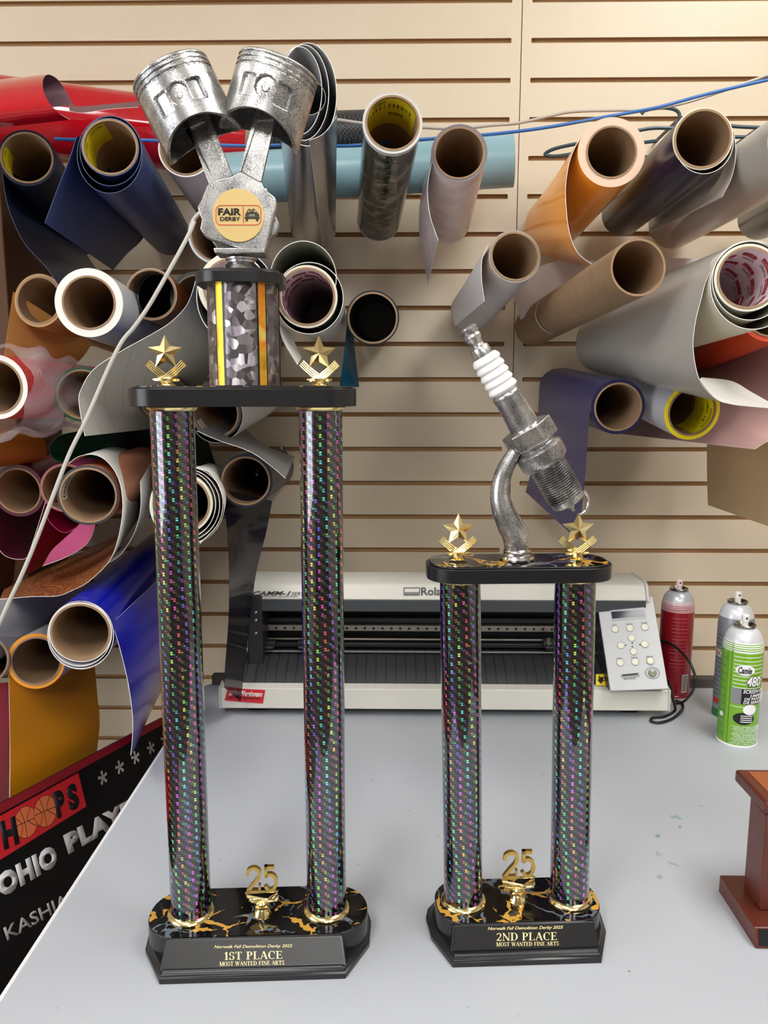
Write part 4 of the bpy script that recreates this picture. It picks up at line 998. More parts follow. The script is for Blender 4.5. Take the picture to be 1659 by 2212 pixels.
for i in range(16): onwrap(bd, base, r, -165, -100+random.random()*14, .024+i*.0085, .0262+i*.0085, mat('can_print_grey', (92, 96, 106), .5), 'text_line')
for a_, sy in ((-138, .1195), (-156, .1195)):
    t = math.radians(a_+ANG+5); cc = base+V(((r+.0008)*math.cos(t), (r+.0008)*math.sin(t), sy)); tn = V((-math.sin(t), math.cos(t), 0)); zz = V((0, 0, 1))
    b = MB(); b.ring([cc+tn*.006, cc+zz*.0062, cc-tn*.006, cc-zz*.0062], [cc+tn*.0047, cc+zz*.0049, cc-tn*.0047, cc-zz*.0049], V((math.cos(t), math.sin(t), 0))*.0002); b.build('hazard_diamond', mat('hazard_red', (150, 40, 44), .5), bd, smooth=False)
onwrap(bd, base, r, -160, -128, .026, .035, mat('oval_red', (190, 40, 50), .5), e=.0008)
GREEN = mat('can_green', (122, 180, 30), .25, coat=.5); GREEND = mat('can_green_panel', (104, 158, 50), .35)
ANG = -26
root, base, bd, r, h = can(1598, 1562, 1.265, .0315, 'bright green and white spray can with black and white lettering, nearest the table corner', (GREEN, mat('can_dome_white', (214, 216, 220), .3, .2), mat('nozzle_white', (238, 236, 230), .4)), .206, stripes=(WPR, [(.802+i*.0165, .0019) for i in range(5)]))
mb = MB(); mb.lathe([(-.0002, r), (.0010, r+.0008), (.0040, r+.0008), (.0048, r+.0001)], base, (0, 0, 1), 56, cap=False); mb.build('bottom_rim', WPR, root)
A0 = -112  # where the front panel starts
onwrap(bd, base, r, -172, -128, .012, .160, GREEND); onwrap(bd, base, r, -117.4, -116, .006, .178, mat('can_green_line', (60, 104, 20), .5), 'label_line')
for i in range(11): onwrap(bd, base, r, -170, -132, .018+i*.013, .0195+i*.013, mat('can_green_line2', (70, 120, 34), .5), 'text_line', e=.0006)
for z in (.098+.0, .1045, .111, .1175, .124, .1305, .137, .1435, .150, .157): onwrap(bd, base, r, -111, -20, z+.006, z+.0072, WPR, 'label_stripe')
onwrap(bd, base, r, -112, -20, .077, .103, mat('label_silver', (150, 152, 156), .35, .5), e=.0005)
onwrap(bd, base, r, -84, -20, .077, .103, INK, e=.0006)
def oval(ac, zc_, wa, hz, m, e, name='label_oval'):
    n = 28; mb = MB(); vs = []
    for q in (.0, .5, 1.0):
        for i in range(n):
            t = 2*PI*i/n; a = math.radians(ac+ANG+wa/2*q*math.cos(t)); vs.append(base+V(((r+e)*math.cos(a), (r+e)*math.sin(a), zc_+hz/2*q*math.sin(t))))
    mb.add(vs, [(q*n+i, q*n+(i+1) % n, (q+1)*n+(i+1) % n, (q+1)*n+i) for q in range(2) for i in range(n)]); return mb.build(name, m, bd)
oval(-78, .135, 54, .018, WPR, .0008); wraptext('Camie', bd, base, r+.0007, -97, -60, .1295, .1405, INK, shear=.25, offset=.02)
wraptext('480', bd, base, r+.0012, -74, -30, .107, .126, INK, shear=.2, offset=.085); wraptext('480', bd, base, r+.0016, -73, -31, .108, .125, WPR, shear=.2, offset=.03)
wraptext('SCREEN OPENER', bd, base, r+.0004, -80, 20, .096, .1025, WPR, shear=.2, offset=.02)
wraptext('LIMPIADOR', bd, base, r+.0006, -60, 10, .0895, .0945, WPR, shear=.2, offset=.02)
wraptext('DE PANTALLA', bd, base, r+.0006, -76, 5, .084, .0887, WPR, shear=.2, offset=.02); wraptext('DE SERIGRAFIA', bd, base, r+.0006, -78, 12, .0782, .083, WPR, shear=.2, offset=.02)
oval(-57, .068, 40, .018, WPR, .0008); oval(-72, .052, 62, .021, INK, .0006)
for i in range(4): onwrap(bd, base, r, -82, -48, .046+i*.0035, .0474+i*.0035, WPR, 'text_line', e=.0009)
onwrap(bd, base, r, -112, -68, .0715, .0724, WPR, 'label_stripe')
lines = ['DANGER: EXTREMELY FLAMMABLE', 'AEROSOL VAPOR HARMFUL', 'IF SWALLOWED KEEP AWAY', 'CONTENTS UNDER PRESSURE', 'Read Cautions on back', 'PELIGRO: EXTREMADAMENTE', 'PROPELENTE DE GAS Y MAS', 'A TODOS SI SE INHALA CON', 'PRESIONES Y ELIMINACION', 'Lea las advertencias al reverso']
for i, s in enumerate(lines): wraptext(s, bd, base, r, -106+(i*7 % 11), -10, .0365-i*.0029, .0385-i*.0029, WPR)
wraptext('NET WT. / PESO NETO 16 OZ', bd, base, r, -108, 0, .0065, .0088, WPR, offset=.01)
t = math.radians(-149+ANG+8); cc = base+V(((r+.0008)*math.cos(t), (r+.0008)*math.sin(t), .052)); tn = V((-math.sin(t), math.cos(t), 0)); zz = V((0, 0, 1))
b = MB(); b.prism([cc+tn*.005, cc+zz*.005, cc-tn*.005, cc-zz*.005], V((math.cos(t), math.sin(t), 0))*.0002); b.build('hazard_diamond', WPR, bd, smooth=False)

# ---------------------------------------------------------------- wooden desk caddy at the right
wd = empty('wooden_desk_stand', (.50, .80, TABLE)); tag(wd, 'small reddish wooden stand with black nameplate and slanted top at the table side', 'desk stand')
p0 = G(1632, 2050); p1 = G(1552, 1925); q0 = G(1623.7, 2003, TABLE+.021); q1_ = G(1553, 1890, TABLE+.021)
BX = .5*(p0.x+p1.x); WDT = .19; yb0, yf0, yf1 = p1.y, p0.y, q0.y
b = MB(); z0, z1 = TABLE, TABLE+.021
sec = [(yf0, z0), (yf0+.0005, z0+.0025), (yf1, z1), (yb0, z1), (yb0, z0)]
b.prism([(BX, y, z) for y, z in sec], (WDT, 0, 0)); bs = b.build('wooden_base', WOOD, wd, bevel=.0012)
nn = V((0, -(z1-z0-.0025), (yf1-yf0-.0005))).normalized(); a = V((BX+.004, yf0+.0005, z0+.0035)); c_ = V((BX+.004, yf1-.0005, z1-.0015))
b = MB(); b.prism([a, a+V((WDT-.008, 0, 0)), c_+V((WDT-.008, 0, 0)), c_], nn*.0009); b.build('nameplate', mat('plate_black', (24, 24, 26), .3), bs, smooth=False)
cf, cb_ = G(1639.5, 1968, z1), G(1606, 1916, z1); CX = .5*(cf.x+cb_.x); zt_ = TABLE+.135
b = MB(); b.box((CX+(WDT/2+BX-CX), (cf.y+cb_.y)/2, (z1+zt_)/2), (2*(WDT/2+BX-CX), cb_.y-cf.y, zt_-z1)); b.build('wooden_body', WOOD, wd, bevel=.003)
for zz_ in (.118, .108):
    b = MB(); b.box((CX+.0145, cf.y-.0005, TABLE+zz_), (.018, .002, .004)); b.build('slot_opening', BLKM, wd, smooth=False)
ta, tb_, tc_, td = P(1648.5, 1760, cf.y), P(1649, 1732, cf.y), P(1591, 1661, cf.y+.078), P(1589, 1687, cf.y+.078)
XT = .5*(ta.x+td.x)
b = MB(); b.prism([(XT, cf.y-.001, ta.z), (XT, cf.y-.001, tb_.z), (XT, cf.y+.078, tc_.z), (XT, cf.y+.078, td.z)], (2*(WDT/2+BX-XT), 0, 0)); tpw = b.build('slanted_top', WOOD, wd, bevel=.003)
b = MB(); e1 = V((XT+.012, cf.y+.008, tb_.z+(tc_.z-tb_.z)*.1)); e2 = V((XT+.012, cf.y+.07, tb_.z+(tc_.z-tb_.z)*.9)); wv = V((2*(WDT/2+BX-XT)-.024, 0, 0)); b.prism([e1, e1+wv, e2+wv, e2], V((0, -.0002, .0008))); b.build('inlay_panel', mat('wood_inlay', (150, 82, 46), .3), tpw, smooth=False)
b = MB(); b.box((XT+.004+.05, cf.y-.0015, (ta.z+tb_.z)/2), (.1, .002, .011)); b.build('front_plate', mat('plate_black', (24, 24, 26), .3), tpw, smooth=False)

# ---------------------------------------------------------------- sign board at the left
dcam = V((1400-CXP, -(990-CYP), -F)).normalized(); d = (RM @ dcam).normalized()
ps = P(186, 1742, 1.30)
def prj(p):
    c = RM.transposed() @ (p-CAM); return (CXP+F*c.x/-c.z, CYP-F*c.y/-c.z)
best = None
e1_ = d.cross(V((0, 0, 1))).normalized(); e2_ = d.cross(e1_).normalized()
for i in range(3600):
    t = i*2*PI/3600; u = e1_*math.cos(t)+e2_*math.sin(t); a0 = prj(ps); a1 = prj(ps+u*.01); dx, dy = a1[0]-a0[0], a1[1]-a0[1]
    if dy < 0:
        er = abs(dx/dy-.24)
        if best is None or er < best[0]: best = (er, u)
u_s = best[1]; ns = d.cross(u_s).normalized()
if ns.dot(CAM-ps) < 0: ns = -ns
def sq(px, py, e=0): return onplane(px, py, ps+ns*e, ns)
def along(p): return (p-ps).dot(d), (p-ps).dot(u_s)
def spt(a, b, e=0): return ps+d*a+u_s*b+ns*e
tl_ = along(sq(0, 1735)); tr_ = along(sq(350, 1551)); topb = (tl_[1]+tr_[1])/2
La = tl_[0]-.42; Lb = min(tr_[0], ((WY-.012)-ps.y)/d.y - abs(u_s.y)*.02)
sg = MB(); HGT = (min(spt(La, topb).z, spt(Lb, topb).z)-.004)/u_s.z; sg.prism([spt(La, topb, -.0), spt(Lb, topb), spt(Lb, topb-HGT), spt(La, topb-HGT)], -ns*.006)
sign = sg.build('sign_board', mat('sign_black', (9, 10, 14), .4, spec=.25), smooth=False); tag(sign, 'black sign board with red border reading HOOPS and OHIO PLAYERS leaning left of table', 'sign board')
zmin = min((spt(Lb, topb-HGT)).z, spt(La, topb-HGT).z)
b = MB(); b.prism([spt(La, topb, .0006), spt(Lb, topb, .0006), spt(Lb, topb-.014, .0006), spt(La, topb-.014, .0006)], -ns*.0005); b.build('red_border', mat('sign_red', (150, 14, 36), .4), sign, smooth=False)
def spoly(pts, m, name, e=.0008, par=sign): b = MB(); b.prism([sq(*p, e) for p in pts], -ns*.0002); return b.build(name, m, par, smooth=False)
s2_ = lambda x, y: (x/3.6875, 1540+y/3.6875)
k0 = along(sq(*s2_(685, 745))); k1 = along(sq(*s2_(622, 477)))
rp = MB(); rp.prism([spt(k0[0]-.62, k0[1], .0009), spt(k0[0], k0[1], .0009), spt(k0[0], k1[1], .0009), spt(k0[0]-.62, k1[1], .0009)], -ns*.0003); rpanel = rp.build('red_panel', mat('sign_bright_red', (214, 30, 44), .4), sign, smooth=False)
def stx(s, l, r_, t_, m, par, e=.0012, **k):
    a = sq(*s2_(*l), e); bb = sq(*s2_(*r_), e); c_ = sq(*s2_(*t_), e); textobj(s, a, bb-a, c_-a, m, par, depth=.0003, **k)
SW = mat('sign_white', (222, 224, 226), .4); SGR = mat('sign_grey', (176, 172, 172), .4)
stx('OHIO', (8, 1482), (470, 1205), (-40, 1300), SW, sign, offset=.07)
stx('PLAYERS', (545, 1130), (1245, 720), (500, 975), SGR, sign, offset=.07)
stx('OF KASHIANA', (-215, 1975), (740, 1420), (-250, 1865), SGR, sign, offset=.015)
for (x, y) in ((820, 515), (955, 432), (1080, 355), (1203, 278), (1310, 205)):
    c_ = sq(*s2_(x, y), .001); R_ = .0125*(1 if x < 900 else 1); mb = MB()
    for i in range(5):
        t = math.radians(90+72*i); dv = d*math.cos(t)+u_s*math.sin(t); pv = d*-math.sin(t)+u_s*math.cos(t)
        mb.prism([c_-pv*.0016, c_+dv*R_-pv*.003, c_+dv*R_+pv*.003, c_+pv*.0016], -ns*.0002)
    mb.build('asterisk', SGR, sign, smooth=False)
# HOOPS lettering: H, two basketballs, P, S
stx('H', (35, 1095), (158, 1040), (-5, 870), INK, rpanel, e=.0014, offset=.06)
stx('P', (462, 845), (540, 800), (415, 640), INK, rpanel, e=.0018, offset=.06); stx('S', (560, 790), (640, 745), (520, 590), INK, rpanel, e=.0018, offset=.06)
ORNG = mat('basketball_orange', (232, 122, 72), .5)
for (x, y, e) in ((208, 870, .0013), (362, 782, .0016)):
    c_ = sq(*s2_(x, y), e); R_ = (sq(*s2_(x+20, y+124), e)-c_).length*.99
    def dk(r_, e_, m, nm):
        b = MB(); b.prism([c_+(d*math.cos(i*PI/20)+u_s*math.sin(i*PI/20))*r_+ns*e_ for i in range(40)], -ns*.0001); return b.build(nm, m, rpanel, smooth=False)
    dk(R_, .0, INK, 'ball_outline'); bl = dk(R_*.97, .00015, ORNG, 'basketball'); b = MB()
    def sl(pts, n=16):
        pts = cat([V((p[0], p[1], 0)) for p in pts], n); pr_ = []; L = []
        for i, p in enumerate(pts):
            t = (pts[min(i+1, n-1)]-pts[max(i-1, 0)]).normalized(); q = V((-t.y, t.x, 0))*.022; L.append((p+q, p-q))
        for i in range(n-1): b.add([c_+ns*.0003+d*(v.x*R_)+u_s*(v.y*R_) for v in (L[i][0], L[i][1], L[i+1][1], L[i+1][0])], [(0, 1, 2, 3)])
    sl([(-.95, .1), (0, .02), (.95, -.1)]); sl([(-.25, .93), (-.12, 0), (-.2, -.95)]); sl([(-.75, .6), (-.35, 0), (-.65, -.7)]); sl([(.6, .75), (.15, .1), (.75, -.6)])
    b.build('ball_seam', INK, rpanel, smooth=False)

# ---------------------------------------------------------------- vinyl rolls on the wall
NAVYD = mat('dark_navy_vinyl', (22, 30, 52), .42); NAVY = mat('navy_vinyl', (40, 58, 108), .38); PLUMB = mat('blueblack_vinyl', (24, 26, 58), .25, spec=.3)
REDV = mat('red_gloss_vinyl', (186, 14, 30), .10, coat=.6); REDB = mat('plum_backing', (110, 76, 86), .5); LBLUE = mat('light_blue_vinyl', (140, 176, 186), .3)
ORAN = mat('orange_gloss_vinyl', (255, 166, 36), .2); PEACH = mat('peach_edge', (232, 196, 170), .5, var=.15); ORANB = mat('matte_orange_vinyl', (255, 168, 20), .4)
GREYS = mat('grey_gloss_vinyl', (180, 177, 171), .25); GREYG = mat('grey_green_backing', (150, 150, 126), .5); BLKG = mat('black_gloss_vinyl', (12, 12, 16), .10, coat=.5)
SMOKE = mat('smoked_film', (22, 22, 30), .1, alpha=.82); TEAL = mat('teal_film', (10, 62, 84), .1, alpha=.80); PURP = mat('violet_film', (58, 56, 100), .3, alpha=.88)
TAN = mat('tan_vinyl', (190, 136, 74), .4); AMB = mat('amber_vinyl', (150, 88, 20), .35); PINKB = mat('dusty_pink_backing', (206, 166, 160), .5); REDO = mat('red_orange_vinyl', (222, 74, 24), .4)
YEL = mat('yellow_vinyl', (250, 232, 24), .35); GREENV = mat('dark_green_vinyl', (16, 78, 52), .35); MAR = mat('maroon_vinyl', (84, 16, 42), .4); CRIM = mat('crimson_vinyl', (130, 12, 54), .35)
PINK = mat('pink_vinyl', (190, 84, 130), .4); COPP = mat('copper_vinyl', (186, 124, 92), .4); BLUEV = mat('royal_blue_vinyl', (12, 20, 160), .2, spec=.3); MAG = mat('magenta_vinyl', (212, 104, 158), .4)
BRN = mat('brown_vinyl', (74, 44, 34), .4); TEALD = mat('teal_black_edge', (22, 46, 60), .3); GOLDT = mat('tan_gold_sheet', (204, 176, 132), .28, coat=.2); FROST = mat('frosted_film', (218, 216, 220), .35)
S3 = lambda a, b=None, e=None: [a, b or a, e or WHITE]
NAVL = mat('navy_edge', (60, 76, 110), .5)
def hook(px, py, zn, far, label):
    a = PZ(px, py, zn); b = P(far[0], far[1], WY); ax = (b-a).normalized(); s_ = a+ax*.16; bb = MB()
    bb.tube([s_+V((0, 0, .012)), s_+V((0, 0, .004)), s_+ax*.012, b], .003, 8, sm=3); bb.lathe([(0, .014), (.004, .014)], b-V((0, .004, 0)), (0, 1, 0), 16)
    o = bb.build('wall_hook', mat('chrome_hook', (200, 200, 204), .2, 1.)); tag(o, label, 'hook', 'slatwall hooks')
# --- top row, horizontal rolls against the wall
r = roll('glossy red roll lying sideways along the wall at the far left', (-60, 238), 1.50, (529, 310), 76, REDV, REDB, core=False, Yf=1.69)
rcn = [(158, 226, 1.44), (142, 196, 1.44), (124, 171, 1.42), (104, 161, 1.38), (93, 172, 1.34), (94, 196, 1.31), (106, 222, 1.30), (126, 243, 1.31), (151, 258, 1.33)]
loft_mesh('loose_sheet', [PZ(x, y, z-.13) for x, y, z in rcn], [PZ(x-230, y+26, z-.20) for x, y, z in rcn], S3(REDV, REDB), r)
sheet('loose_sheet', [(148, 224), (170, 231), (230, 226), (300, 220)], [(150, 240, 1.42), (180, 244, 1.43), (240, 236, 1.45), (300, 232, 1.48)], 1.42, 1.5, S3(REDB), r)
r = roll('light blue roll lying sideways behind the camouflage roll', (1108, 347), 1.50, (420, 392), 54, LBLUE, LBLUE, core=False, Yf=1.62)
r = roll('black carbon weave roll lying sideways between chrome and camouflage rolls', (842, 283), 1.58, (560, 292), 43, CARB, BLKM, core=False, Yf=1.66)
# --- top row, pegged rolls pointing at the room
r = roll('dark navy roll at the upper left, its dark sheet drooping', (58, 341), 1.27, (172, 505), 60, NAVYD, NAVYD, lab=[(150, 235, .002, .05, LABY)])
sheet('loose_sheet', [(3, 350), (16, 440), (50, 520), (98, 575), (128, 617)], [(150, 480), (175, 530), (195, 562), (212, 585), (228, 598)], 1.275, 1.66, S3(NAVYD, NAVYD, NAVL), r)
hook(58, 341, 1.27, (172, 505), 'chrome wall hook inside the dark navy roll at the upper left')
r = roll('navy blue roll with loose wraps and a pointed hanging flap', (238, 318), 1.185, (366, 506), 61, NAVY, NAVY, loops=((237, 334, 71, 84), (239, 326, 67, 76)), lmats=S3(NAVY, NAVYD, NAVL), lab=[(105, 235, .002, .06, LABY)])
sheet('loose_sheet', [(167, 292), (150, 345), (124, 410), (97, 482)], [(335, 470), (305, 520), (275, 548), (244, 584)], 1.185, 1.60, S3(NAVY, NAVYD, NAVL), r)
hook(238, 318, 1.185, (366, 506), 'chrome wall hook inside the navy roll with the yellow inner label')
r = roll('white roll behind the crossed pistons', (401, 322), 1.25, (492, 478), 59, mat('lilac_white_vinyl', (206, 200, 212), .35), LWHITE)
r = roll('small white ringed roll behind the piston trophy crank', (466, 508), 1.27, (540, 570), 60, FROST, mat('ice_edge', (206, 218, 220), .4))
r = roll('chrome silver roll with loosely curled top, behind the right piston', (664, 210), 1.15, (676, 487), 40, CHROME, core=False, loops=((664, 204, 64, 112), (655, 200, 56, 104), (646, 196, 50, 96)), lmats=S3(CHROME, mat('silver_backing', (170, 170, 172), .35)), rfar=.047)
sheet('loose_sheet', [(668, 303, 1.13), (700, 287, 1.14), (727, 250, 1.16)], [(697, 541, 1.60), (713, 528, 1.62), (724, 505, 1.64)], 1.13, 1.6, S3(CHROME), r)
r = roll('grey camouflage roll with a yellow label inside its core', (848, 266), 1.18, (818, 474), 64, CAMO, mat('frost_edge', (206, 206, 200), .4), lab=[(20, 160, .002, .085, LABY), (35, 150, .020, .032, INK)])
a = PZ(848, 266, 1.18); b_ = P(818, 474, 1.70); ax_ = (b_-a).normalized(); mb = MB(); tubewall(mb, a-ax_*.0005, a+ax_*.010, 64*1.18/F, 64*1.18/F+.0006); mb.build('frosted_end_band', FROST, r)
mb = MB(); tubewall(mb, b_-ax_*.006, b_, 64*1.18/F, 64*1.18/F+.0006); mb.build('frosted_end_band', FROST, r)
r = roll('rose marble patterned roll with a narrow sheet hanging at its side', (992, 331), 1.26, (968, 478), 61, PMARB, mat('grey_clear_edge', (120, 112, 118), .3))
sheet('loose_sheet', [(934, 345), (924, 405), (929, 463), (947, 519)], [(930, 360), (912, 410), (906, 500), (925, 613)], 1.265, 1.60, S3(PMARB, LWHITE), r)
hook(992, 331, 1.26, (968, 478), 'chrome wall hook inside the rose marble roll')
r = roll('thick orange roll with peach winding edges and a wide orange flap', (1321, 329), 1.256, (1208, 472), 73, ORAN, PEACH, Yf=1.71)
sheet('loose_sheet', [(1252, 298), (1232, 345), (1223, 395), (1223, 440), (1230, 500), (1248, 545), (1281, 572)], [(1190, 415), (1152, 445), (1137, 472), (1135, 502), (1150, 532), (1190, 556), (1262, 579)], 1.256, 1.66, S3(ORAN, PEACH), r)
hook(1321, 329, 1.256, (1208, 472), 'chrome wall hook inside the orange roll')
r = roll('glossy blue-black roll with cream edge and grey outer wrap', (1518, 300), 1.143, (1346, 462), 64, PLUMB, mat('cream_edge', (224, 216, 190), .5), loops=((1520, 304, 65, 72),), lmats=S3(PLUMB, GREYB, CREAM))
sheet('loose_sheet', [(1586, 285), (1590, 330), (1582, 380), (1560, 426)], [(1452, 505), (1440, 518), (1424, 523), (1400, 505)], 1.15, 1.68, S3(mat('mauve_grey_vinyl', (170, 160, 162), .25)), r)
r = roll('grey and dark glossy roll cut off by the right edge, upper', (1742, 300), 1.05, (1455, 482), 82, GREYS, GREYB, Yf=1.70)
r = roll('short glossy purple-black roll end at the right edge', (1810, 390), 1.12, (1642, 470), 64, PLUMB, mat('cream_edge', (224, 216, 190), .5), Yf=1.66)
FLAPR = r = roll('clear frosted roll left of the bare kraft tube', (1112, 554), 1.31, (1018, 672), 57, FROST, mat('grey_clear_edge2', (150, 140, 130), .4))
sheet('loose_sheet', [(1054, 530), (1042, 560), (1041, 605), (1047, 651)], [(1012, 600), (985, 645), (979, 675), (984, 704)], 1.30, 1.60, S3(mat('white_film_flap', (232, 230, 232), .4), KRAFT), r)
hook(1112, 554, 1.31, (1018, 672), 'chrome wall hook inside the clear frosted roll')
a_ = PZ(1378, 578, 1.10)
r = roll('bare brown kraft cardboard tube with a scrap of white tape', (1378, 578), 1.10, (1152, 706), 60, KRAFT, core=True, name='cardboard_tube', cat_='cardboard tube', rin=.0365)
tp_ = [(1181, 652), (1180, 672), (1186, 695), (1204, 712)]
b_ = P(1152, 706, 1.70); axk = (b_-a_).normalized(); nk = axk.cross(V((0, 0, 1))).normalized()
mb = MB(); cen = a_+axk*.38; uu, vv = basis(axk); vs = []
for i in range(16):
    t = math.radians(150+i*7)
    for dd in (0, .006): vs.append(cen+axk*(dd+.004*math.sin(i/3))+(uu*math.cos(t)+vv*math.sin(t))*.0412)
mb.add(vs, [(2*i, 2*i+1, 2*i+3, 2*i+2) for i in range(15)]); mb.build('white_tape', WHITE, r)
o = sheet('vinyl_sheet', [(1108, 636, 1.50), (1180, 570, 1.52), (1330, 563, 1.54), (1450, 558, 1.56), (1585, 563, 1.56)], [(1124, 690), (1200, 655), (1330, 640), (1440, 612), (1540, 590)], 1.52, 1.62, S3(mat('peach_white_sheet', (242, 230, 224), .4), ORANB)); tag(o, 'peach white vinyl offcut tucked behind the bare kraft tube', 'vinyl sheet')
r = roll('big grey roll with printed lining and a wide sheet curling down', (1616, 600), 1.05, (1360, 742), 72, GREYS, CREAM, lining=ORA, loops=((1620, 606, 82, 86), (1626, 616, 92, 96)), lmats=S3(CREAM, GREYG, WHITE))
sheet('loose_sheet', [(1606, 522), (1560, 552), (1529, 599), (1514, 650), (1502, 700), (1498, 754), (1511, 819), (1544, 859), (1583, 873), (1660, 881)], [(1440, 590), (1340, 640), (1280, 680), (1250, 715), (1245, 752), (1256, 785), (1282, 801), (1320, 812), (1400, 828), (1500, 850)], 1.06, 1.64, S3(GREYS, CREAM), r)
sheet('loose_sheet', [(1511, 819), (1544, 859), (1583, 873), (1662, 881)], [(1516, 815, 1.12), (1580, 823, 1.15), (1622, 846, 1.15), (1668, 872, 1.12)], 1.058, 1.15, S3(RULED, GREYS), r)
r = roll('red-orange roll cut off by the right edge below the big grey roll', (1668, 668), 1.16, (1468, 770), 70, REDO, REDO, loops=((1668, 670, 74, 68), (1666, 668, 64, 60)), lmats=S3(mat('pink_red_wrap', (200, 70, 80), .4), CRIM))
sheet('loose_sheet', [(1735, 720), (1740, 820), (1690, 925), (1631, 971)], [(1480, 775), (1420, 840), (1350, 900), (1318, 935)], 1.22, 1.67, S3(PINKB), r)
r = roll('violet roll with translucent film hanging beside the spark plug', (1335, 879), 1.335, (1222, 852), 59, PURP, mat('violet_edge', (34, 32, 70), .3), Yf=1.69)
sheet('loose_sheet', [(1332, 821), (1300, 832), (1282, 860), (1272, 917), (1262, 1050), (1249, 1167)], [(1222, 795), (1190, 800), (1169, 822), (1164, 870), (1162, 960), (1136, 1063)], 1.34, 1.66, S3(PURP, PURP, PURP), r)
r = roll('whitish roll with bright yellow core edge at the right', (1495, 889), 1.30, (1318, 815), 62, mat('pearl_vinyl', (196, 196, 204), .35), YEL, lab=[(-80, 75, .001, .07, mat('bright_yellow_label', (240, 220, 20), .5))])
o = sheet('vinyl_sheet', [(1527, 948, 1.62), (1527, 1020, 1.62), (1529, 1091, 1.62)], [(1760, 960), (1760, 1070), (1760, 1172)], 1.6, 1.25, S3(GOLDT)); tag(o, 'tan gold sheet hanging at the right edge over the slatwall', 'vinyl sheet')
# --- left middle
bxo = MB(); xb = P(55, 600, 1.62).x; bxo.box((xb-.2, 1.64, 1.25), (.4, .2, 1.0)); o = bxo.build('cardboard_box', mat('dark_cardboard', (92, 60, 34), .7, var=.15), bevel=.003); tag(o, 'tall brown cardboard box standing against the wall behind the left rolls', 'cardboard box')
r = roll('tan roll with kraft edge and an orange-tan sheet falling left', (84, 649), 1.35, (270, 722), 57, TAN, mat('kraft_edge', (178, 140, 96), .6))
sheet('loose_sheet', [(29, 630), (20, 690), (12, 750), (6, 800)], [(200, 740), (180, 770), (150, 800), (120, 830)], 1.36, 1.50, S3(TAN, TAN, TAN), r)
r = roll('thick white roll in the left row beneath the navy flap', (192, 654), 1.215, (348, 728), 73, LWHITE, WHITE)
r = roll('brown cored roll with a black film curled inside it', (327, 636), 1.30, (425, 690), 55, mat('bronze_vinyl', (140, 84, 40), .3), PEACH, loops=((338, 640, 40, 48),), lmats=S3(BLKG, BLKG, BLKG), rfar=.036)
r = roll('dark cored roll half hidden beside the small prism column', (425, 645), 1.36, (500, 700), 58, BLKG, TEALD)
r = roll('large navy roll with printed lining and wide grey sheet sweeping left', (503, 622), 1.10, (560, 740), 74, NAVY, CREAM, lining=ORA, loops=((510, 640, 86, 100),), lmats=S3(NAVY, GREYB, WHITE))
sheet('loose_sheet', [(428, 590), (407, 654), (374, 692), (339, 716), (260, 760), (203, 798), (177, 838), (171, 870), (184, 942)], [(500, 690), (480, 760), (450, 810), (430, 840), (405, 865), (375, 885), (350, 900), (335, 910), (322, 927)], 1.12, 1.52, S3(RULED, NAVY), r)
r = roll('white roll with red printed lining right of the prism column', (663, 641), 1.14, (703, 692), 66, mat('soft_grey_vinyl', (178, 180, 184), .35), CREAM, lining=ORA, loops=((668, 644, 74, 78), (655, 600, 72, 80, -20, 200)), lmats=S3(mat('soft_grey_vinyl', (178, 180, 184), .35), GREYG, WHITE))
sheet('loose_sheet', [(603, 700), (612, 735), (643, 788)], [(625, 715, 1.2), (640, 748, 1.2), (652, 772, 1.2)], 1.15, 1.2, S3(RULED), r)
r = roll('teal-black roll pointing straight out with teal film beneath', (805, 687), 1.28, (814, 694), 57.5, TEALD, TEALD, lining=mat('dark_core_lining', (60, 50, 34), .3), Yf=1.72)
sheet('loose_sheet', [(752, 668), (748, 720), (742, 780), (734, 836)], [(765, 730, 1.36), (768, 770, 1.36), (772, 805, 1.36), (776, 836, 1.36)], 1.29, 1.36, S3(TEAL, TEAL, TEAL), r)
r = roll('red grained roll wrapped in a clear plastic bag at the left edge', (-8, 836), 1.20, (205, 846), 69, LEATH, WHITE, Yf=1.58)
a = PZ(-8, 836, 1.19); b_ = P(165, 846, 1.46); mb = MB(); ax_ = (b_-a).normalized(); uu, vv = basis(ax_); vs = []; NN = 46
for i in range(14):
    for j in range(NN):
        t = 2*PI*j/NN; rr = .057+.006*math.sin(3*t+i*.9)+.004*math.sin(7*t-i*1.3)-.012*(i/13)**3; rr *= 1.06+.04*math.sin(i*1.7)
        vs.append(a+ax_*((b_-a).length*(i/13*1.04-.05))+(uu*math.cos(t)*1.0+vv*math.sin(t)*1.12)*rr-V((0, 0, .006)))
mb.add(vs, [(i*NN+j, i*NN+(j+1) % NN, (i+1)*NN+(j+1) % NN, (i+1)*NN+j) for i in range(13) for j in range(NN)]); mb.build('plastic_bag', mat('clear_plastic', (225, 225, 230), .12, alpha=.26), r)
r = roll('green edged roll beside the wrapped red roll', (178, 852), 1.30, (260, 872), 59, GREENV, GREENV, Yf=1.66)
r = roll('brown cored roll behind the left holographic column', (352, 857), 1.36, (410, 890), 56, BRN, BRN, Yf=1.66)
r = roll('white labelled roll beneath the trophy upper shelf, grey film flap', (465, 893), 1.34, (566, 852), 55, FROST, mat('slate_edge', (60, 66, 74), .4), loops=((468, 898, 57, 59),), lmats=S3(FROST, BLKG, GREYB), lab=[(200, 300, .003, .035, LABW)], Yf=1.71)
sheet('loose_sheet', [(425, 930), (470, 950), (540, 975), (588, 1008), (617, 1033)], [(510, 905), (550, 945), (585, 968), (612, 978), (637, 986)], 1.24, 1.56, S3(mat('film_grey', (120, 120, 120), .3), FROST), r)
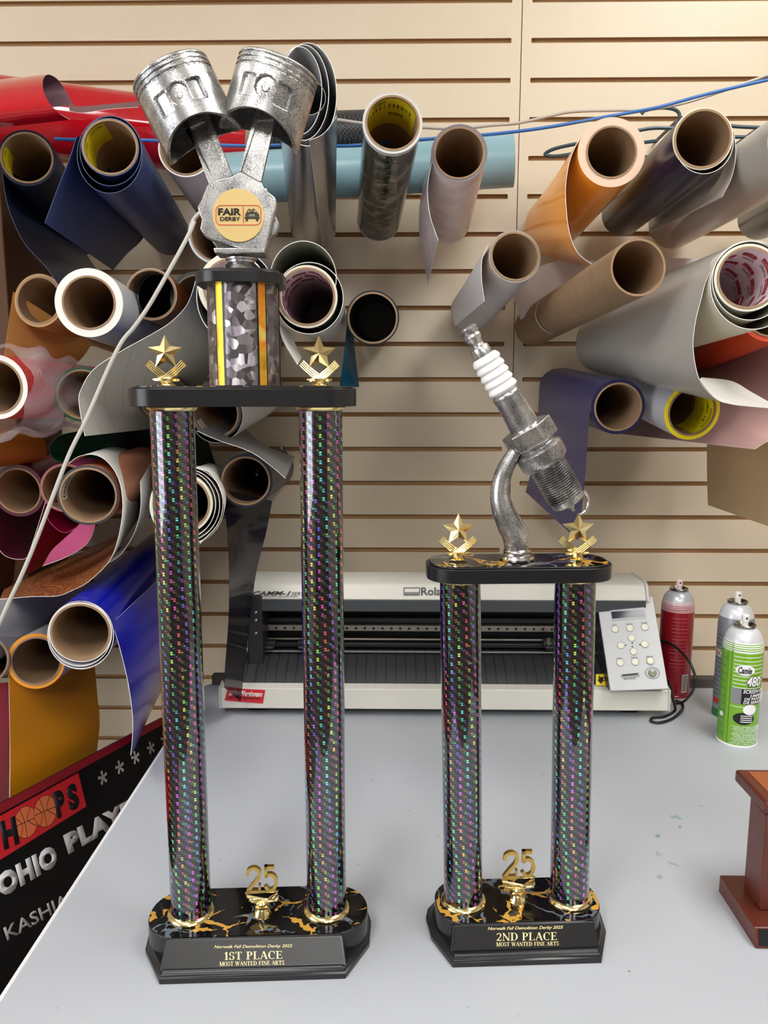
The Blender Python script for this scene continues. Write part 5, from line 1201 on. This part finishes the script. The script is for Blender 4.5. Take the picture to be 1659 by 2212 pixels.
o = sheet('vinyl_sheet', [(440, 925, 1.55), (300, 925, 1.55), (215, 935, 1.55)], [(500, 1110), (400, 1120), (290, 1060)], 1.55, 1.68, S3(BLKG, BLKG, NAVL)); tag(o, 'black vinyl sheet added as dark backing behind the left holographic column', 'vinyl sheet')  # added dark backing, keeps the bright wall from showing between the rolls
o = sheet('vinyl_sheet', [(180, 930), (128, 942), (107, 968), (118, 992), (150, 1002)], [(330, 915), (330, 940), (330, 965), (330, 1000), (330, 1012)], 1.45, 1.66, S3(GREENV, GREENV, GREENV)); tag(o, 'curled dark green sheet under the ruled grey sheet', 'vinyl sheet')
o = sheet('vinyl_sheet', [(-30, 938), (70, 936), (98, 958), (96, 988), (55, 1003), (-30, 1004)], [(-90, 930, 1.3), (-40, 926, 1.3), (-20, 950, 1.3), (-20, 990, 1.3), (-50, 1010, 1.3), (-90, 1010, 1.3)], 1.42, 1.3, S3(AMB, KRAFT)); tag(o, 'curled amber sheet at the left edge under the plastic wrapped roll', 'vinyl sheet')
r = roll('maroon roll at the left edge, its dark sheet hanging', (40, 1060), 1.40, (190, 1010), 57, MAR, MAR, Yf=1.70)
sheet('loose_sheet', [(-18, 1070), (-20, 1140), (5, 1195), (45, 1208), (75, 1195)], [(100, 1080), (112, 1110), (108, 1150), (90, 1170), (85, 1180)], 1.41, 1.62, S3(MAR), r)
r = roll('kraft cored roll with pink and crimson sheets, between maroon and copper rolls', (142, 1054), 1.36, (240, 1020), 53, PINK, PINK, Yf=1.70)
sheet('loose_sheet', [(97, 1085), (106, 1125), (137, 1150), (165, 1140), (190, 1128)], [(170, 1060, 1.5), (180, 1090, 1.5), (200, 1110, 1.5), (220, 1100, 1.5), (240, 1090, 1.5)], 1.37, 1.5, S3(CRIM, PINK, PINK), r)
sheet('loose_sheet', [(100, 1080), (78, 1150), (60, 1205), (48, 1245)], [(240, 1080, 1.55), (215, 1130, 1.5), (150, 1180, 1.45), (80, 1230, 1.4)], 1.36, 1.5, S3(CRIM), r)
sheet('loose_sheet', [(208, 1112), (202, 1150), (182, 1180), (140, 1205), (95, 1222)], [(192, 1110, 1.3), (165, 1140, 1.3), (135, 1168, 1.3), (112, 1190, 1.3), (92, 1224, 1.3)], 1.25, 1.3, S3(PINK), r)
r = roll('copper roll with slate edge, glitter flap and white backing', (191, 1070), 1.154, (330, 1002), 65, COPP, mat('slate_edge', (60, 66, 74), .4), lab=[(120, 190, .002, .03, LABW)], Yf=1.70)
sheet('loose_sheet', [(148, 1001), (169, 986), (200, 981), (228, 993), (251, 1022), (263, 1058), (265, 1111), (253, 1174), (234, 1216), (190, 1258), (158, 1275), (124, 1288), (74, 1289), (0, 1295)], [(225, 968), (235, 966), (250, 966), (268, 968), (285, 975), (300, 990), (312, 1020), (320, 1060), (318, 1090), (300, 1120), (262, 1150), (205, 1180), (130, 1215), (10, 1270)], 1.15, 1.58, S3(WHITE, GLIT), r)
sheet('loose_sheet', [(234, 1216), (262, 1196), (290, 1150), (303, 1100), (303, 1040)], [(320, 1120), (325, 1090), (330, 1060), (332, 1020), (332, 990)], 1.18, 1.56, S3(LWHITE), r)
r = roll('cream roll with many loose wraps behind the left holographic column', (392, 1088), 1.15, (450, 1050), 66, WHITE, CREAM, loops=((395, 1090, 71, 75), (399, 1091, 76, 79), (405, 1092, 80, 84)), lmats=S3(WHITE, CREAM, WHITE), Yf=1.70)
r = roll('navy ringed roll with long smoked film tapering down to the cutter', (531, 1039), 1.32, (590, 1010), 58, NAVYD, NAVYD, Yf=1.72)
sheet('loose_sheet', [(475, 1055), (488, 1120), (494, 1200), (495, 1320), (487, 1440), (485, 1485)], [(588, 1082, 1.38), (575, 1150, 1.38), (553, 1240, 1.38), (540, 1340, 1.38), (530, 1430, 1.36), (520, 1517, 1.34)], 1.33, 1.38, S3(SMOKE, SMOKE, SMOKE), r)
hook(531, 1039, 1.32, (590, 1010), 'chrome wall hook inside the navy ringed roll above the cutter')
r = roll('royal blue roll with white wraps and a long blue pointed flap', (174, 1366), 1.10, (350, 1190), 66.5, BLUEV, WHITE, loops=((174, 1372, 72, 74), (173, 1369, 69, 71)), lmats=S3(BLUEV, WHITE, WHITE), Yf=1.70)
sheet('loose_sheet', [(243, 1345), (262, 1410), (278, 1480), (287, 1550), (286, 1600), (283, 1632)], [(420, 1180), (425, 1260), (400, 1370), (360, 1470), (330, 1530), (300, 1600)], 1.11, 1.60, S3(BLUEV), r)
r = roll('orange edged white roll with a big orange sheet over the sign', (78, 1428), 1.32, (215, 1340), 60, LWHITE, mat('orange_edge', (238, 156, 50), .45), Yf=1.70)
sheet('loose_sheet', [(19, 1455), (21, 1550), (22, 1660), (20, 1800)], [(205, 1440, 1.47), (210, 1500, 1.46), (215, 1570, 1.45), (200, 1690, 1.45)], 1.325, 1.6, S3(ORANB), r)
r = roll('lilac edged roll cut off by the left edge, magenta sheet below', (-38, 1426), 1.30, (110, 1330), 55, mat('grey_lilac_vinyl', (150, 146, 156), .4), mat('lilac_edge', (150, 130, 150), .5), Yf=1.70)
sheet('loose_sheet', [(-90, 1480), (-80, 1600), (-60, 1760)], [(19, 1474, 1.34), (21, 1580, 1.34), (19, 1760, 1.34)], 1.30, 1.34, S3(MAG), r)
r = roll('pale grey roll running back under the copper glitter flap', (-70, 1400), 1.30, (150, 1262), 60, mat('pale_grey_vinyl', (176, 176, 180), .4), GREYB, Yf=1.66)
o = sheet('vinyl_sheet', [(-20, 1120, 1.5), (-20, 1220, 1.5), (-20, 1320, 1.5)], [(80, 1160, 1.62), (75, 1230, 1.62), (40, 1300, 1.62)], 1.5, 1.62, S3(BRN)); tag(o, 'dark brown sheet hanging at the left edge behind the pale cable', 'vinyl sheet')

# ---------------------------------------------------------------- cables and wire rack on the wall
BC = mat('blue_cable', (48, 104, 176), .4); GC = mat('grey_cable', (176, 170, 160), .45)
pts = [P(x, y, 1.42) for x, y in ((118, 300), (170, 302), (320, 303), (430, 311), (530, 315), (640, 313), (760, 315), (905, 302), (1050, 291), (1170, 277), (1290, 256), (1345, 246))]+[P(x, y, 1.46) for x, y in ((1420, 232), (1520, 205), (1600, 186), (1670, 170))]
cable('network_cable', pts, .0028, BC, 'blue network cable strung across the rolls along the wall', 'cable', sm=5)
pts = [P(x, y, 1.50) for x, y in ((726, 258), (800, 268), (905, 275), (990, 278), (1060, 271), (1120, 266), (1190, 250), (1240, 241), (1340, 238), (1400, 237), (1480, 222), (1580, 190), (1670, 158))]
cable('telephone_cable', pts, .0026, GC, 'thin grey cable running along the wall above the blue cable', 'cable', sm=5)
pts = [PZ(x, y, 1.02) for x, y in ((420, 478), (405, 512), (368, 580), (322, 660), (290, 706), (262, 740), (232, 800), (205, 862), (182, 915), (150, 980), (115, 1070), (85, 1150), (50, 1235), (15, 1310), (-20, 1390))]
cable('pale_cable', pts, .0027, mat('pale_grey_cable', (192, 190, 182), .45), 'long pale cable hanging diagonally in front of the left rolls', 'cable', sm=5)
HK = mat('teal_coated_wire', (40, 66, 78), .35); mb = MB()
def wire(L, Y): mb.tube([P(x, y, Y) for x, y in L], .0034, 10, sm=5)
wire([(1386, 246), (1395, 238), (1430, 233), (1458, 237), (1468, 250), (1462, 275), (1400, 278), (1300, 300), (1210, 318), (1180, 330), (1182, 336), (1215, 336), (1300, 320), (1420, 304)], 1.62)
wire([(1575, 272), (1620, 275), (1700, 276)], 1.62); wire([(1580, 296), (1620, 296), (1700, 296)], 1.62)
for x, y in ((1462, 262), (1640, 276)):
    a = P(x, y, 1.62); mb.tube([a, V((a.x, WY, a.z))], .0034, 8)
o = mb.build('wire_rack', HK); tag(o, 'teal coated wire hook rack on the wall behind the orange roll', 'wire rack')
for x, y, l in ((552, 883, 'small chrome hook end beside the labelled roll under the trophy shelf'), (610, 968, 'small chrome hook end on the slatwall above the hanging grey flap'), (1453, 700, 'small chrome hook end hidden behind the big grey sheet')):
    b = MB(); a = P(x, y, WY-.02); b.box(a, (.006, .04, .012)); o = b.build('wall_hook', mat('chrome_hook', (200, 200, 204), .2, 1.), bevel=.001); tag(o, l, 'hook', 'slatwall hooks')

# ---------------------------------------------------------------- printing inside the cores
def byname(fragment): return [o for o in COL.objects if o.get('label') and fragment in o['label']][0]
for fr_l in ('big grey roll with printed', 'white roll with red printed', 'large navy roll with printed'): printed(byname(fr_l))
r = byname('grey camouflage roll'); coretext(r, 'EasyPattern', 140, 100, .021, .027, LABY); coretext(r, 'Camo Green', 96, 48, .022, .030, LABY, offset=.01)
for i in range(14): corepatch(r, ((138-i*2.4, .006, .015), (137-i*2.4, .006, .015)), INK, e=.001, name='barcode_bar')
coretext(r, 'STARTS', 60, 96, .055, .047, INK, offset=.02)
r = byname('navy blue roll with loose'); coretext(r, 'SKU', 110, 128, .006, .012, INK); coretext(r, 'LOT', 134, 152, .006, .012, INK); coretext(r, 'WIDTH', 165, 195, .006, .012, INK); coretext(r, 'YARDS', 200, 228, .006, .012, INK)
r = byname('dark navy roll at the upper'); coretext(r, 'SKU', 158, 176, .006, .012, INK); coretext(r, 'LOT', 184, 202, .006, .012, INK)
r = byname('copper roll with slate'); coretext(r, 'Diacal', 186, 136, .016, .006, INK, offset=.02); coretext(r, 'PREMIUM', 184, 150, .025, .019, mat('print_ochre', (170, 130, 70), .5))
r = byname('whitish roll with bright'); 
for i in range(16): corepatch(r, ((-50+i*3.6, .006, .012), (-48.5+i*3.6, .006, .012)), INK, e=.001, name='barcode_bar')
coretext(r, '91 080', -35, 20, .026, .018, INK); coretext(r, 'SERIES', -40, 0, .042, .036, mat('print_faded', (150, 140, 30), .5))
r = byname('white labelled roll beneath'); corepatch(r, ((225, .014, .020), (285, .014, .020)), INK, e=.001, name='label_bar'); coretext(r, 'WARNING', 290, 235, .012, .006, INK)
r = byname('cream roll with many')
sheet('loose_sheet', [(422, 1010), (452, 1020), (474, 1052), (482, 1090), (470, 1135), (432, 1175)], [(452, 1000), (476, 1008), (488, 1040), (486, 1072), (474, 1102), (450, 1128)], 1.15, 1.56, S3(WHITE, CREAM), r)
